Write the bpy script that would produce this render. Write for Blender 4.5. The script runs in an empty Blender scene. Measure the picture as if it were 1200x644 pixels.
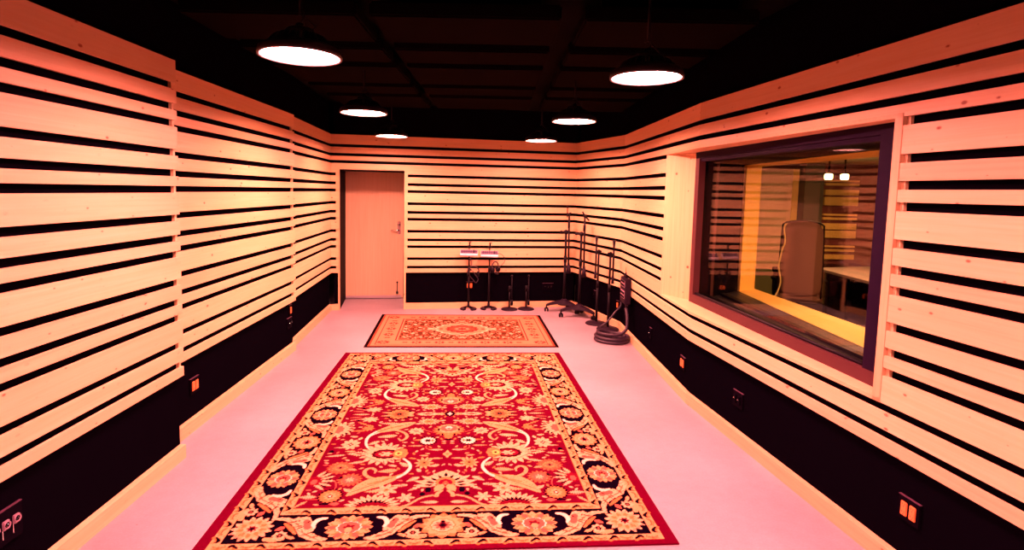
import bpy, bmesh, math, random
import numpy as np
from mathutils import Vector, Matrix
random.seed(7)
C = bpy.context.scene.collection
PI = math.pi

# ------------------------------------------------------------------ helpers
class MB:
    """collects shapes, links them as ONE mesh object"""
    def __init__(s): s.v=[]; s.f=[]; s.m=[]; s.sm=[]; s.bid=[]; s.cur=0
    def add(s, vs, fs, mi=0, smooth=False):
        o=len(s.v); s.v+= [tuple(p) for p in vs]; s.bid+=[s.cur]*len(vs)
        for f in fs: s.f.append([i+o for i in f]); s.m.append(mi); s.sm.append(smooth)
        return s
    def box(s,a,b,mi=0):
        x0,y0,z0=a;x1,y1,z1=b
        return s.add([(x0,y0,z0),(x1,y0,z0),(x1,y1,z0),(x0,y1,z0),(x0,y0,z1),(x1,y0,z1),(x1,y1,z1),(x0,y1,z1)],
              [(0,3,2,1),(4,5,6,7),(0,1,5,4),(1,2,6,5),(2,3,7,6),(3,0,4,7)],mi)
    def prism(s,poly,z0,z1,mi=0):
        n=len(poly)
        return s.add([(p[0],p[1],z0) for p in poly]+[(p[0],p[1],z1) for p in poly],
              [tuple(range(n))[::-1],tuple(range(n,2*n))]+[(i,(i+1)%n,n+(i+1)%n,n+i) for i in range(n)],mi)
    def rbox(s,c,d,bev=.004,rot=None,mi=0):
        """bevelled box centred at c, size d"""
        bm=bmesh.new(); bmesh.ops.create_cube(bm,size=1)
        for v in bm.verts: v.co=Vector((v.co.x*d[0],v.co.y*d[1],v.co.z*d[2]))
        bmesh.ops.bevel(bm,geom=list(bm.edges),offset=min(bev,min(d)*.45),segments=2,affect='EDGES')
        M=rot.to_4x4() if rot is not None else Matrix()
        bm.verts.index_update()
        vs=[(M@v.co)+Vector(c) for v in bm.verts]; fs=[[v.index for v in f.verts] for f in bm.faces]
        bm.free(); return s.add(vs,fs,mi)
    def lathe(s,prof,c=(0,0,0),n=32,mi=0,axis=None):
        """prof = [(r,z)], revolved about z through c"""
        vs=[];fs=[];k=len(prof)
        for i in range(n):
            a=2*PI*i/n
            for r,z in prof: vs.append(Vector((r*math.cos(a),r*math.sin(a),z)))
        for i in range(n):
            j=(i+1)%n
            for q in range(k-1): fs.append((i*k+q,j*k+q,j*k+q+1,i*k+q+1))
        if axis is not None:
            R=Vector((0,0,1)).rotation_difference(Vector(axis).normalized()).to_matrix()
            vs=[R@v for v in vs]
        return s.add([v+Vector(c) for v in vs],fs,mi,True)
    def cyl(s,a,b,r,r2=None,n=16,mi=0):
        a=Vector(a);b=Vector(b);L=(b-a).length; r2=r if r2 is None else r2
        return s.lathe([(0,0),(r,0),(r2,L),(0,L)],a,n,mi,b-a)
    def tube(s,pts,r,n=8,mi=0,closed=False):
        P=[Vector(p) for p in pts]; m=len(P); vs=[];fs=[]
        up=None
        for i,p in enumerate(P):
            t=((P[(i+1)%m] if closed or i<m-1 else p)-(P[i-1] if closed or i>0 else p)).normalized()
            if up is None: up=Vector((0,0,1)) if abs(t.z)<.9 else Vector((1,0,0))
            u=(up-t*up.dot(t)).normalized(); w=t.cross(u); up=u
            rr=r[i] if isinstance(r,(list,tuple)) else r
            for k in range(n):
                a=2*PI*k/n; vs.append(p+(u*math.cos(a)+w*math.sin(a))*rr)
        for i in range(m if closed else m-1):
            j=(i+1)%m
            for k in range(n): fs.append((i*n+k,i*n+(k+1)%n,j*n+(k+1)%n,j*n+k))
        if not closed: fs+= [tuple(range(n))[::-1],tuple(range((m-1)*n,m*n))]
        return s.add(vs,fs,mi,True)
    def ball(s,c,r,mi=0,n=12,sz=(1,1,1)):
        prof=[(max(0,math.sin(PI*i/n))*r,-math.cos(PI*i/n)*r) for i in range(n+1)]
        vs0=len(s.v); s.lathe(prof,(0,0,0),16,mi)
        for i in range(vs0,len(s.v)):
            x,y,z=s.v[i]; s.v[i]=(x*sz[0]+c[0],y*sz[1]+c[1],z*sz[2]+c[2])
        return s
    def build(s,name,mats,parent=None,kind=None,label=None):
        me=bpy.data.meshes.new(name); me.from_pydata(s.v,[],s.f)
        if not isinstance(mats,(list,tuple)): mats=[mats]
        for m in mats: me.materials.append(m)
        me.polygons.foreach_set('material_index',s.m); me.polygons.foreach_set('use_smooth',s.sm)
        if any(s.bid):
            at=me.attributes.new('board','FLOAT','POINT'); at.data.foreach_set('value',[float(b) for b in s.bid])
        me.update(); o=bpy.data.objects.new(name,me); C.objects.link(o)
        bm=bmesh.new(); bm.from_mesh(me); bmesh.ops.remove_doubles(bm,verts=bm.verts,dist=1e-6) if not any(s.bid) else None
        bmesh.ops.recalc_face_normals(bm,faces=bm.faces); bm.to_mesh(me); bm.free()
        if parent: o.parent=parent
        if kind: o['kind']=kind
        if label: o['label']=label
        return o
def empty(name,loc,rz=0):
    o=bpy.data.objects.new(name,None); o.empty_display_size=.1; C.objects.link(o); o.location=loc; o.rotation_euler=(0,0,rz); return o
def tag(o,label,cat,group=None,kind=None):
    o['label']=label; o['category']=cat
    if group: o['group']=group
    if kind: o['kind']=kind
    return o
def copy_tree(o,parent=None):
    c=o.copy(); C.objects.link(c)
    if parent: c.parent=parent
    for ch in [x for x in bpy.data.objects if x.parent==o]: copy_tree(ch,c)
    return c

# ------------------------------------------------------------------ materials
def mat(name,col,rough=.6,metal=0.,spec=.5,emit=None,es=0):
    m=bpy.data.materials.new(name); m.use_nodes=True; b=m.node_tree.nodes['Principled BSDF']
    b.inputs['Base Color'].default_value=(*col,1); b.inputs['Roughness'].default_value=rough
    b.inputs['Metallic'].default_value=metal; b.inputs['Specular IOR Level'].default_value=spec
    if emit: b.inputs['Emission Color'].default_value=(*emit,1); b.inputs['Emission Strength'].default_value=es
    # faint procedural mottling so no surface is perfectly flat
    nt=m.node_tree; n=nt.nodes.new('ShaderNodeTexNoise'); n.inputs['Scale'].default_value=35
    tc=nt.nodes.new('ShaderNodeTexCoord'); nt.links.new(tc.outputs['Object'],n.inputs['Vector'])
    mp=nt.nodes.new('ShaderNodeMapRange'); mp.inputs['To Min'].default_value=max(.02,rough-.06); mp.inputs['To Max'].default_value=min(1,rough+.06)
    nt.links.new(n.outputs['Fac'],mp.inputs['Value']); nt.links.new(mp.outputs['Result'],b.inputs['Roughness'])
    return m
def nd(nt,t,**k):
    n=nt.nodes.new(t)
    for a,v in k.items():
        if a.startswith('i_'): n.inputs[a[2:].replace('_',' ')].default_value=v
        else: setattr(n,a,v)
    return n
def wood(name,c0,c1,knotcol,knots=True,rough=.5,sc=1.0,vertical=False):
    m=bpy.data.materials.new(name); m.use_nodes=True; nt=m.node_tree; b=nt.nodes['Principled BSDF']; L=nt.links.new
    tc=nd(nt,'ShaderNodeTexCoord'); at=nd(nt,'ShaderNodeAttribute',attribute_name='board')
    wn=nd(nt,'ShaderNodeTexWhiteNoise',noise_dimensions='1D'); L(at.outputs['Fac'],wn.inputs['W'])
    off=nd(nt,'ShaderNodeVectorMath',operation='SCALE'); L(wn.outputs['Color'],off.inputs[0]); off.inputs['Scale'].default_value=23
    add=nd(nt,'ShaderNodeVectorMath',operation='ADD'); L(tc.outputs['Object'],add.inputs[0]); L(off.outputs[0],add.inputs[1])
    # grain: stretched along the board
    g=nd(nt,'ShaderNodeVectorMath',operation='MULTIPLY'); L(add.outputs[0],g.inputs[0])
    g.inputs[1].default_value=(55,55,1.6) if vertical else (1.6*sc,55,55)
    n1=nd(nt,'ShaderNodeTexNoise',i_Scale=1.0,i_Detail=4.0,i_Distortion=.6); L(g.outputs[0],n1.inputs['Vector'])
    r1=nd(nt,'ShaderNodeMapRange'); r1.inputs['From Min'].default_value=.3; r1.inputs['From Max'].default_value=.75; L(n1.outputs['Fac'],r1.inputs['Value'])
    mx=nd(nt,'ShaderNodeMix',data_type='RGBA'); mx.inputs['A'].default_value=(*c0,1); mx.inputs['B'].default_value=(*c1,1); L(r1.outputs['Result'],mx.inputs['Factor'])
    # board to board tint
    tv=nd(nt,'ShaderNodeMapRange'); tv.inputs['To Min'].default_value=.86; tv.inputs['To Max'].default_value=1.08; L(wn.outputs['Value'],tv.inputs['Value'])
    hs=nd(nt,'ShaderNodeHueSaturation'); L(tv.outputs['Result'],hs.inputs['Value']); L(mx.outputs['Result'],hs.inputs['Color'])
    out=hs.outputs['Color']
    if knots:
        sx_=nd(nt,'ShaderNodeSeparateXYZ'); L(add.outputs[0],sx_.inputs[0]); cx_=nd(nt,'ShaderNodeCombineXYZ'); L(sx_.outputs['X'],cx_.inputs['X']); L(sx_.outputs['Z'],cx_.inputs['Y'])
        k=nd(nt,'ShaderNodeVectorMath',operation='MULTIPLY'); L(cx_.outputs[0],k.inputs[0]); k.inputs[1].default_value=(6.0,10.5,0) if not vertical else (10.5,6.0,0)
        nz=nd(nt,'ShaderNodeTexNoise',i_Scale=14.0); L(add.outputs[0],nz.inputs['Vector'])
        vo=nd(nt,'ShaderNodeTexVoronoi',voronoi_dimensions='2D',i_Scale=1.0,i_Randomness=1.0); L(k.outputs[0],vo.inputs['Vector'])
        gate=nd(nt,'ShaderNodeSeparateColor'); L(vo.outputs['Color'],gate.inputs['Color'])
        # radius depends on the cell: about half of the cells carry no knot
        rr=nd(nt,'ShaderNodeMapRange'); rr.inputs['From Min'].default_value=.62; rr.inputs['From Max'].default_value=1.; rr.inputs['To Min'].default_value=.050; rr.inputs['To Max'].default_value=.145; rr.clamp=False
        L(gate.outputs['Red'],rr.inputs['Value'])
        dn=nd(nt,'ShaderNodeMath',operation='MULTIPLY_ADD'); L(nz.outputs['Fac'],dn.inputs[0]); dn.inputs[1].default_value=.09; L(vo.outputs['Distance'],dn.inputs[2])
        df=nd(nt,'ShaderNodeMath',operation='SUBTRACT'); L(rr.outputs['Result'],df.inputs[0]); L(dn.outputs[0],df.inputs[1])
        sm=nd(nt,'ShaderNodeMapRange',interpolation_type='SMOOTHSTEP'); sm.inputs['From Min'].default_value=-.02; sm.inputs['From Max'].default_value=.05; L(df.outputs[0],sm.inputs['Value'])
        mk=nd(nt,'ShaderNodeMix',data_type='RGBA'); mk.inputs['B'].default_value=(*knotcol,1); L(out,mk.inputs['A'])
        ff=nd(nt,'ShaderNodeMath',operation='MULTIPLY'); L(sm.outputs['Result'],ff.inputs[0]); ff.inputs[1].default_value=.9
        L(ff.outputs[0],mk.inputs['Factor']); out=mk.outputs['Result']
    L(out,b.inputs['Base Color']); b.inputs['Roughness'].default_value=rough; b.inputs['Specular IOR Level'].default_value=.35
    bp=nd(nt,'ShaderNodeBump',i_Strength=.12,i_Distance=.002); L(n1.outputs['Fac'],bp.inputs['Height']); L(bp.outputs['Normal'],b.inputs['Normal'])
    return m
M={}
M['plank']=wood('pine_plank',(.60,.43,.24),(.55,.36,.185),(.20,.035,.012))
M['trim']=wood('pine_trim',(.60,.42,.22),(.54,.34,.165),(.20,.035,.012),sc=1.)
M['jamb']=wood('pine_jamb',(.60,.42,.22),(.54,.34,.165),(.20,.035,.012),vertical=True)
M['door']=wood('birch_veneer',(.60,.44,.27),(.55,.38,.23),(.4,.1,.03),knots=False,rough=.45,vertical=True)
M['black']=mat('black_fabric',(.0016,.0010,.0026),.95,spec=.0)
M['blackpaint']=mat('black_paint',(.002,.001,.003),.6,spec=.02)
M['ceil']=mat('black_ceiling',(.0005,.0004,.0005),.9,spec=.05)
M['cloud']=mat('acoustic_cloud',(.0022,.0014,.0012),.95,spec=.01)
M['metal']=mat('black_metal',(.004,.002,.005),.5,spec=.12)
M['iron']=mat('cast_iron',(.010,.004,.011),.55,spec=.12)
M['chrome']=mat('chrome',(.75,.7,.7),.2,metal=1)
M['rubber']=mat('rubber',(.018,.009,.021),.5,spec=.35)
M['hub']=mat('lamp_housing',(.012,.005,.007),.45)
M['plate']=mat('dark_plate',(.002,.0008,.003),.6,spec=.01)
M['lit_edge']=mat('plate_edge_highlight',(.06,.022,.045),.4)  # paler colour paints the highlight along the top edge of the plates
M['orange']=mat('orange_socket',(.75,.19,.05),.45)
M['slot']=mat('socket_slot',(.05,.01,.005),.6)
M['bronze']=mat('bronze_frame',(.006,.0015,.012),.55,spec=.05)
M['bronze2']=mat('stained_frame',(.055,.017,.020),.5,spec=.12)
M['cavity']=mat('cavity_cloth',(.012,.008,.012),.5,spec=.35)
M['steel']=mat('brushed_steel',(.5,.45,.5),.35,metal=.9)
M['purple']=mat('mixer_face',(.035,.010,.05),.45)
M['white']=mat('white_case',(.6,.55,.62),.45)
M['silver']=mat('silver_label',(.26,.16,.21),.45)

# concrete
def concrete():
    m=bpy.data.materials.new('polished_concrete'); m.use_nodes=True; nt=m.node_tree; b=nt.nodes['Principled BSDF']; L=nt.links.new
    tc=nd(nt,'ShaderNodeTexCoord')
    n1=nd(nt,'ShaderNodeTexNoise',i_Scale=.9,i_Detail=3.0); n2=nd(nt,'ShaderNodeTexNoise',i_Scale=14.0,i_Detail=6.0,i_Roughness=.7)
    n3=nd(nt,'ShaderNodeTexNoise',i_Scale=90.0,i_Detail=2.0)
    for n in (n1,n2,n3): L(tc.outputs['Object'],n.inputs['Vector'])
    a=nd(nt,'ShaderNodeMath',operation='MULTIPLY_ADD'); L(n2.outputs['Fac'],a.inputs[0]); a.inputs[1].default_value=.5; L(n1.outputs['Fac'],a.inputs[2])
    a2=nd(nt,'ShaderNodeMath',operation='MULTIPLY_ADD'); L(n3.outputs['Fac'],a2.inputs[0]); a2.inputs[1].default_value=.35; L(a.outputs[0],a2.inputs[2])
    r=nd(nt,'ShaderNodeMapRange'); r.inputs['From Min'].default_value=.6; r.inputs['From Max'].default_value=1.25; L(a2.outputs[0],r.inputs['Value'])
    mx=nd(nt,'ShaderNodeMix',data_type='RGBA'); mx.inputs['A'].default_value=(.175,.150,.172,1); mx.inputs['B'].default_value=(.325,.272,.305,1); L(r.outputs['Result'],mx.inputs['Factor'])
    # small dark pits and hairline marks
    vo=nd(nt,'ShaderNodeTexVoronoi',i_Scale=4.5); L(tc.outputs['Object'],vo.inputs['Vector'])
    sp=nd(nt,'ShaderNodeMapRange'); sp.inputs['From Min'].default_value=.016; sp.inputs['From Max'].default_value=.03; sp.inputs['To Min'].default_value=.45; sp.inputs['To Max'].default_value=1; L(vo.outputs['Distance'],sp.inputs['Value'])
    mu=nd(nt,'ShaderNodeMix',data_type='RGBA',blend_type='MULTIPLY'); mu.inputs['Factor'].default_value=1; L(mx.outputs['Result'],mu.inputs['A']); L(sp.outputs['Result'],mu.inputs['B'])
    L(mu.outputs['Result'],b.inputs['Base Color'])
    rr=nd(nt,'ShaderNodeMapRange'); rr.inputs['To Min'].default_value=.42; rr.inputs['To Max'].default_value=.6; L(n2.outputs['Fac'],rr.inputs['Value']); L(rr.outputs['Result'],b.inputs['Roughness'])
    b.inputs['Specular IOR Level'].default_value=.4
    return m
M['floor']=concrete()
def glass():
    m=bpy.data.materials.new('window_glass'); m.use_nodes=True; nt=m.node_tree; nt.nodes.clear(); L=nt.links.new
    o=nd(nt,'ShaderNodeOutputMaterial'); t=nd(nt,'ShaderNodeBsdfTransparent'); t.inputs['Color'].default_value=(.9,.93,.9,1)
    g=nd(nt,'ShaderNodeBsdfGlossy',i_Roughness=.0); f=nd(nt,'ShaderNodeLayerWeight',i_Blend=.5)
    pw=nd(nt,'ShaderNodeMath',operation='POWER'); L(f.outputs['Facing'],pw.inputs[0]); pw.inputs[1].default_value=5
    k=nd(nt,'ShaderNodeMath',operation='MULTIPLY_ADD'); L(pw.outputs[0],k.inputs[0]); k.inputs[1].default_value=.80; k.inputs[2].default_value=.042; k.use_clamp=True
    mx=nd(nt,'ShaderNodeMixShader'); L(k.outputs[0],mx.inputs[0]); L(t.outputs[0],mx.inputs[1]); L(g.outputs[0],mx.inputs[2]); L(mx.outputs[0],o.inputs['Surface'])
    return m
M['glass']=glass()

LAMP=(1.0,.235,.25)
def emis(name,col,s):
    m=bpy.data.materials.new(name); m.use_nodes=True; nt=m.node_tree; nt.nodes.clear()
    o=nd(nt,'ShaderNodeOutputMaterial'); e=nd(nt,'ShaderNodeEmission'); e.inputs['Color'].default_value=(*col,1); e.inputs['Strength'].default_value=s
    nt.links.new(e.outputs[0],o.inputs['Surface']); return m
M['lamp']=emis('lamp_glow',LAMP,500)
M['lamp_warm']=emis('lamp_glow_warm',(1.0,.27,.225),560)
M['cutoff_rim']=mat('lamp_cutoff_rim',(.10,.10,.10),.6)

# ------------------------------------------------------------------ camera
cam=bpy.data.cameras.new('camera'); co=bpy.data.objects.new('camera',cam); C.objects.link(co)
pitch,roll=.0863,.0218
cp,sp,cr,sr=math.cos(pitch),math.sin(pitch),math.cos(roll),math.sin(roll)
F=Vector((0,cp,-sp)); R0=Vector((1,0,0)); U0=Vector((0,sp,cp))
R=cr*R0+sr*U0; U=-sr*R0+cr*U0
mw=Matrix((R,U,-F)).transposed().to_4x4(); mw.translation=(0,0,1.783); co.matrix_world=mw
cam.sensor_width=36; cam.lens=36*644.03/1200; cam.shift_x=(600-582.57)/1200; cam.shift_y=-(322-279.7)/1200; cam.clip_start=.05
bpy.context.scene.camera=co

# ------------------------------------------------------------------ wall cladding
TOP=2.543; CEIL=3.0
BW=[.1353,.0845,.0591]; GAP=.0425
boards=[]; z=TOP
for i in range(15):
    w=BW[i%3]; boards.append((z-w,z)); z-=w+GAP
PT=boards[-1][0]               # bottom edge of the lowest board
T=.019; D=.038
def v2(a): return Vector((a[0],a[1]))
def norm_out(a,b):
    d=(v2(b)-v2(a)).normalized(); return Vector((-d.y,d.x))     # left of the direction = outward
def section(root,p0,p1,prev,nxt,holes=[],end0=False,end1=False,seed=0,base=True,hide=()):
    """cladding of one straight wall run; local x along the wall, y outward, z up. holes=(s0,s1,z0,z1)"""
    a=v2(p0);b=v2(p1);d=b-a;Ln=d.length;dn=d.normalized();ang=math.atan2(dn.y,dn.x)
    def mit(q,sgn):
        if q is None: return 0.
        e=(v2(q)-(b if sgn>0 else a)).normalized() if sgn>0 else (a-v2(q)).normalized()
        turn=math.atan2(dn.x*e.y-dn.y*e.x,dn.dot(e)) # left-turn positive
        return -math.tan(turn/2)*sgn if True else 0
    m0=mit(prev,-1); m1=mit(nxt,1)
    def slab(mb,s0,s1,y0,y1,z0,z1,mi=0):
        # mitred ends only when the slab touches the run's end
        f0=m0 if s0<=1e-6 else 0; f1=m1 if s1>=Ln-1e-6 else 0
        mb.prism([(s0+f0*y0,y0),(s1+f1*y0,y0),(s1+f1*y1,y1),(s0+f0*y1,y1)],z0,z1,mi)
    cl=MB(); rnd=random.Random(seed)
    for i,(z0,z1) in enumerate(boards):
        cl.cur=seed*40+i+1
        segs=[(0,Ln,z0,z1)]
        for (h0,h1,hz0,hz1) in holes:
            ns=[]
            for (s0,s1,q0,q1) in segs:
                if q1<=hz0+1e-4 or q0>=hz1-1e-4 or s1<=h0 or s0>=h1: ns.append((s0,s1,q0,q1)); continue
                if s0<h0: ns.append((s0,h0,q0,q1))
                if s1>h1: ns.append((h1,s1,q0,q1))
                if q1>hz1+.004: ns.append((max(s0,h0),min(s1,h1),hz1,q1))
                if q0<hz0-.004: ns.append((max(s0,h0),min(s1,h1),q0,hz0))
            segs=ns
        for (s0,s1,q0,q1) in segs:
            j0=rnd.uniform(-.006,.006) if s0>1e-6 else 0; 
            slab(cl,s0,s1,0,T,q0,q1)
    # vertical furring behind the boards at open ends and beside the openings
    cl.cur=seed*40+30
    fur=[]
    if end0: fur.append((0,.020))
    if end1: fur.append((Ln-.020,Ln))
    for f0,f1 in fur: slab(cl,f0,f1,T,D,PT,TOP)
    for (h0,h1,hz0,hz1) in holes:
        for f0,f1 in ((h0-.03,h0),(h1,h1+.020)):
            if f0>0 and f1<Ln: slab(cl,f0,f1,T,D-.001,max(PT,hz0),min(TOP,hz1))
    # backing board with the openings cut out
    bk=MB()
    cuts=sorted([(max(0,h[0]),min(Ln,h[1]),h[2],h[3]) for h in holes])
    s=0
    for (h0,h1,hz0,hz1) in cuts:
        if h0>s: slab(bk,s,h0,D,D+.05,0,CEIL)
        if hz0>0: slab(bk,h0,h1,D,D+.05,0,hz0)
        slab(bk,h0,h1,D,D+.05,hz1,CEIL)
        s=h1
    if s<Ln-1e-6: slab(bk,s,Ln,D,D+.05,0,CEIL)
    bb=None
    if base:
        bb=MB(); bb.cur=seed*40+35; s=0
        for (h0,h1,hz0,hz1) in cuts:
            if hz0<=0:
                if h0>s: slab(bb,s,h0,0,D,0,.089)
                s=h1
        if s<Ln-1e-6: slab(bb,s,Ln,0,D,0,.089)
    return cl,bk,bb,(a.x,a.y,0),ang
P=[(-2.0,-1.6),(-2.010,3.470)]
L2=[(-2.166,3.43),(-2.181,5.910)]
L3=[(-2.226,5.88),(-2.392,7.894)]
B1=(-2.392,7.894);B2=(1.192,8.527);B3=(1.627,7.199);B4=(1.653,4.606);B5=(2.5,-1.6)
def place(parts,wall,basename,first):
    cl,bk,bb,loc,ang=parts
    if first is None:
        w=bk.build(wall,M['black'],kind='structure')
        w.location=loc; w.rotation_euler=(0,0,ang)
        c=cl.build('plank_cladding',M['plank'],w)
    else:
        w=first
        w2=bk.build('backing_panel',M['black'],w); c=cl.build('plank_cladding',M['plank'],w)
        inv=(Matrix.Translation(w.location)@Matrix.Rotation(w.rotation_euler.z,4,'Z')).inverted()
        mm=inv@Matrix.Translation(loc)@Matrix.Rotation(ang,4,'Z')
        w2.matrix_local=mm; c.matrix_local=mm
    if bb:
        b=bb.build(basename,M['trim'],kind='structure'); b.location=loc; b.rotation_euler=(0,0,ang)
    return w
wl=place(section(None,P[0],P[1],None,None,end1=True,seed=1),'wall_left','baseboard_left',None)
place(section(None,L2[0],L2[1],None,None,end1=True,seed=2),'wall_left','baseboard_left',wl)
place(section(None,L3[0],L3[1],None,B2,seed=3),'wall_left','baseboard_left',wl)
# black returns where the left wall steps back
rt=MB(); rt.box((-2.26,3.420,0),(-2.048,3.455,CEIL)); rt.box((-2.33,5.865,0),(-2.219,5.895,CEIL))
rt=rt.build('wall_left_return',M['black'],kind='structure')
DS0,DS1,DZ=.115,1.035,2.050
wb=place(section(None,B1,B2,L3[0],B3,holes=[(DS0-.02,DS1+.028,0,DZ+.02)],seed=4),'wall_back','baseboard_back',None)
wr=place(section(None,B2,B3,B1,B4,seed=5),'wall_right','baseboard_right',None)
# window opening: on the run R2 from y=5.424 to the bend, on R3 from the bend to y=2.66
WZ0,WZ1=.782,2.197
r2len=(v2(B4)-v2(B3)).length; r3len=(v2(B5)-v2(B4)).length
d3=(v2(B5)-v2(B4)).normalized(); sR3=(2.655-B4[1])/d3.y
d2=(v2(B4)-v2(B3)).normalized(); sR2=(5.424-B3[1])/d2.y
place(section(None,B3,B4,B2,B5,holes=[(sR2,r2len+1,WZ0,WZ1)],seed=6),'wall_right','baseboard_right',wr)
place(section(None,B4,B5,B3,None,holes=[(-1,sR3,WZ0,WZ1)],seed=7),'wall_right','baseboard_right',wr)
# wall behind the viewpoint
wf=MB(); wf.box((-2.3,-1.7,0),(2.8,-1.6,CEIL)); 
wf=wf.build('wall_front',M['black'],kind='structure')
fc=MB()
for i,(z0,z1) in enumerate(boards): fc.cur=400+i; fc.box((-2.0,-1.6,z0),(2.5,-1.58,z1))
fc.build('plank_cladding',M['plank'],wf)
# floor + ceiling
fl=MB(); fl.box((-3.2,-1.8,-.1),(8.2,10.6,0)); fl=fl.build('floor',M['floor'],kind='structure')
ce=MB(); ce.box((-3.2,-1.8,CEIL),(2.9,10.6,CEIL+.1)); ce=ce.build('ceiling',M['ceil'],kind='structure')

# ------------------------------------------------------------------ acoustic clouds on the ceiling
cx=[(-1.95,-.88),(-.80,.36),(.50,1.55)]
def cloud(x0,x1,y0,y1,lab):
    m=MB(); m.rbox((0,0,0),(x1-x0,y1-y0,.09),.012)
    t=empty('acoustic_ceiling_panel',((x0+x1)/2,(y0+y1)/2,2.86))
    m.build('panel',M['cloud'],t)
    w=MB()
    for sx in (-1,1):
        for sy in (-1,1): w.cyl((sx*(x1-x0)*.4,sy*(y1-y0)*.4,.04),(sx*(x1-x0)*.4,sy*(y1-y0)*.4,.14),.004)
    w.build('hanger_wires',M['metal'],t)
    tag(t,lab,'acoustic panel','dark acoustic panels hung under the ceiling')
rows=[(2.2,2.9),(3.4,4.0),(4.2,4.62),(4.78,5.52),(5.68,6.1),(6.28,7.1)]
cn=['left','middle','right']; rn=['nearest','second','third','fourth','fifth','farthest']
for ci,(x0,x1) in enumerate(cx):
    for ri,(y0,y1) in enumerate(rows):
        cloud(x0,x1,y0,y1,'dark fabric ceiling panel, %s row, %s counted into the room'%(cn[ci],rn[ri]))

# ------------------------------------------------------------------ doorway
wbd=(v2(B2)-v2(B1)).normalized(); wba=math.atan2(wbd.y,wbd.x)
def onB(o): o.location=(B1[0],B1[1],0); o.rotation_euler=(0,0,wba); return o
cs=MB(); cs.cur=501
cs.box((DS0-.02,-.004,0),(DS0,.06,DZ+.02)); cs.cur=502; cs.box((DS1,-.004,0),(DS1+.028,.06,DZ+.02)); cs.cur=503; cs.box((DS0,-.004,DZ),(DS1,.06,DZ+.02))
onB(cs.build('trim_1',M['jamb'],kind='structure'))
nd0=.86   # depth of the doorway
ni=MB(); ni.box((DS0-.06,.06,0),(DS0,nd0+.1,DZ+.06)); ni.box((DS1,.06,0),(DS1+.06,nd0+.1,DZ+.06)); ni.box((DS0,.06,DZ),(DS1,nd0+.1,DZ+.06)); ni.box((DS0-.06,nd0+.06,0),(DS1+.06,nd0+.1,DZ+.06))
onB(ni.build('wall_doorway',M['blackpaint'],kind='structure'))
dr=MB(); dr.rbox(((DS0+DS1)/2,nd0,1.025+.005),(DS1-DS0-.008,.045,2.035),.003)
dr=dr.build('door_1',M['door'],kind='structure'); onB(dr)
kp=MB(); kp.box((DS0+.006,nd0-.034,.012),(DS1-.03,nd0-.022,.055)); kp.build('door_sweep',M['steel'],dr)
hx=DS1-.075
hd=MB(); hd.rbox((hx,nd0-.028,1.16),(.05,.008,.20),.003); hd.build('lock_plate',M['chrome'],dr)
hl=MB(); hl.cyl((hx,nd0-.03,1.12),(hx,nd0-.075,1.12),.010); hl.tube([(hx,nd0-.072,1.12),(hx-.03,nd0-.075,1.12),(hx-.13,nd0-.07,1.118)],.009); hl.build('door_handle',M['chrome'],dr)
lk=MB(); lk.cyl((hx,nd0-.03,1.21),(hx,nd0-.045,1.21),.024,n=24); lk.box((hx-.006,nd0-.06,1.19),(hx+.006,nd0-.045,1.23)); lk.build('lock_cylinder',M['chrome'],dr)
sx_=DS1-.10
ds=MB(); ds.cyl((sx_,nd0-.022,.27),(sx_,nd0-.05,.27),.014); ds.tube([(sx_,nd0-.04,.27),(sx_,nd0-.045,.18),(sx_,nd0-.05,.12)],.007); ds.cyl((sx_,nd0-.05,.12),(sx_,nd0-.05,.085),.017); ds.build('door_stop',M['metal'],dr)

# ------------------------------------------------------------------ window between the rooms
fA=Vector((1.805,5.08)); fB=Vector((2.005,2.70)); fd=(fB-fA).normalized(); fn=Vector((-fd.y,fd.x))  # fn points out of the room
if fn.x<0: fn=-fn
jF=Vector((1.6437,5.424)); eF=Vector((B4[0]+d3.x*sR3,B4[1]+d3.y*sR3)); ZB,ZT=.800,2.175
win=MB()
# sill, header (their front edges follow the bent wall), splayed left jamb, right jamb
front=[jF,v2(B4),eF]; 
inner=[fA+fn*.06,fB+fn*.06]
pull=lambda p: p+Vector((-.003,0))
win.cur=511; poly=[pull(front[0]),pull(front[1]),pull(front[2]),inner[1],inner[0]]
sillp=MB(); sillp.cur=511; sillp.prism([tuple(p) for p in poly],ZB-.019,ZB)
w1=empty('window_1',(0,0,0)); w1['kind']='structure'
sillp.build('window_sill',M['trim'],w1)
hp=MB(); hp.cur=512; hp.prism([tuple(p) for p in poly],ZT,ZT+.022); hp.build('window_header',M['trim'],w1)
jb=MB(); jb.cur=513
q0=pull(jF); q1=inner[0]; tdir=(q1-q0).normalized(); tn=Vector((-tdir.y,tdir.x)); tn = tn if tn.y>0 else -tn
jb.prism([tuple(q0),tuple(q1),tuple(q1+tn*.022),tuple(q0+tn*.022+Vector((0,.0)))],ZB,ZT); jb.build('window_jamb',M['jamb'],w1)
jb=MB(); jb.cur=514; e0=pull(eF); pn=Vector((-d3.y,d3.x)); pn=pn if pn.x>0 else -pn
jb.prism([tuple(e0),tuple(e0-d3*.045),tuple(e0-d3*.045+pn*.14),tuple(e0+pn*.14)],ZB-.019,ZT+.022); jb.build('window_jamb',M['jamb'],w1)
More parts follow.
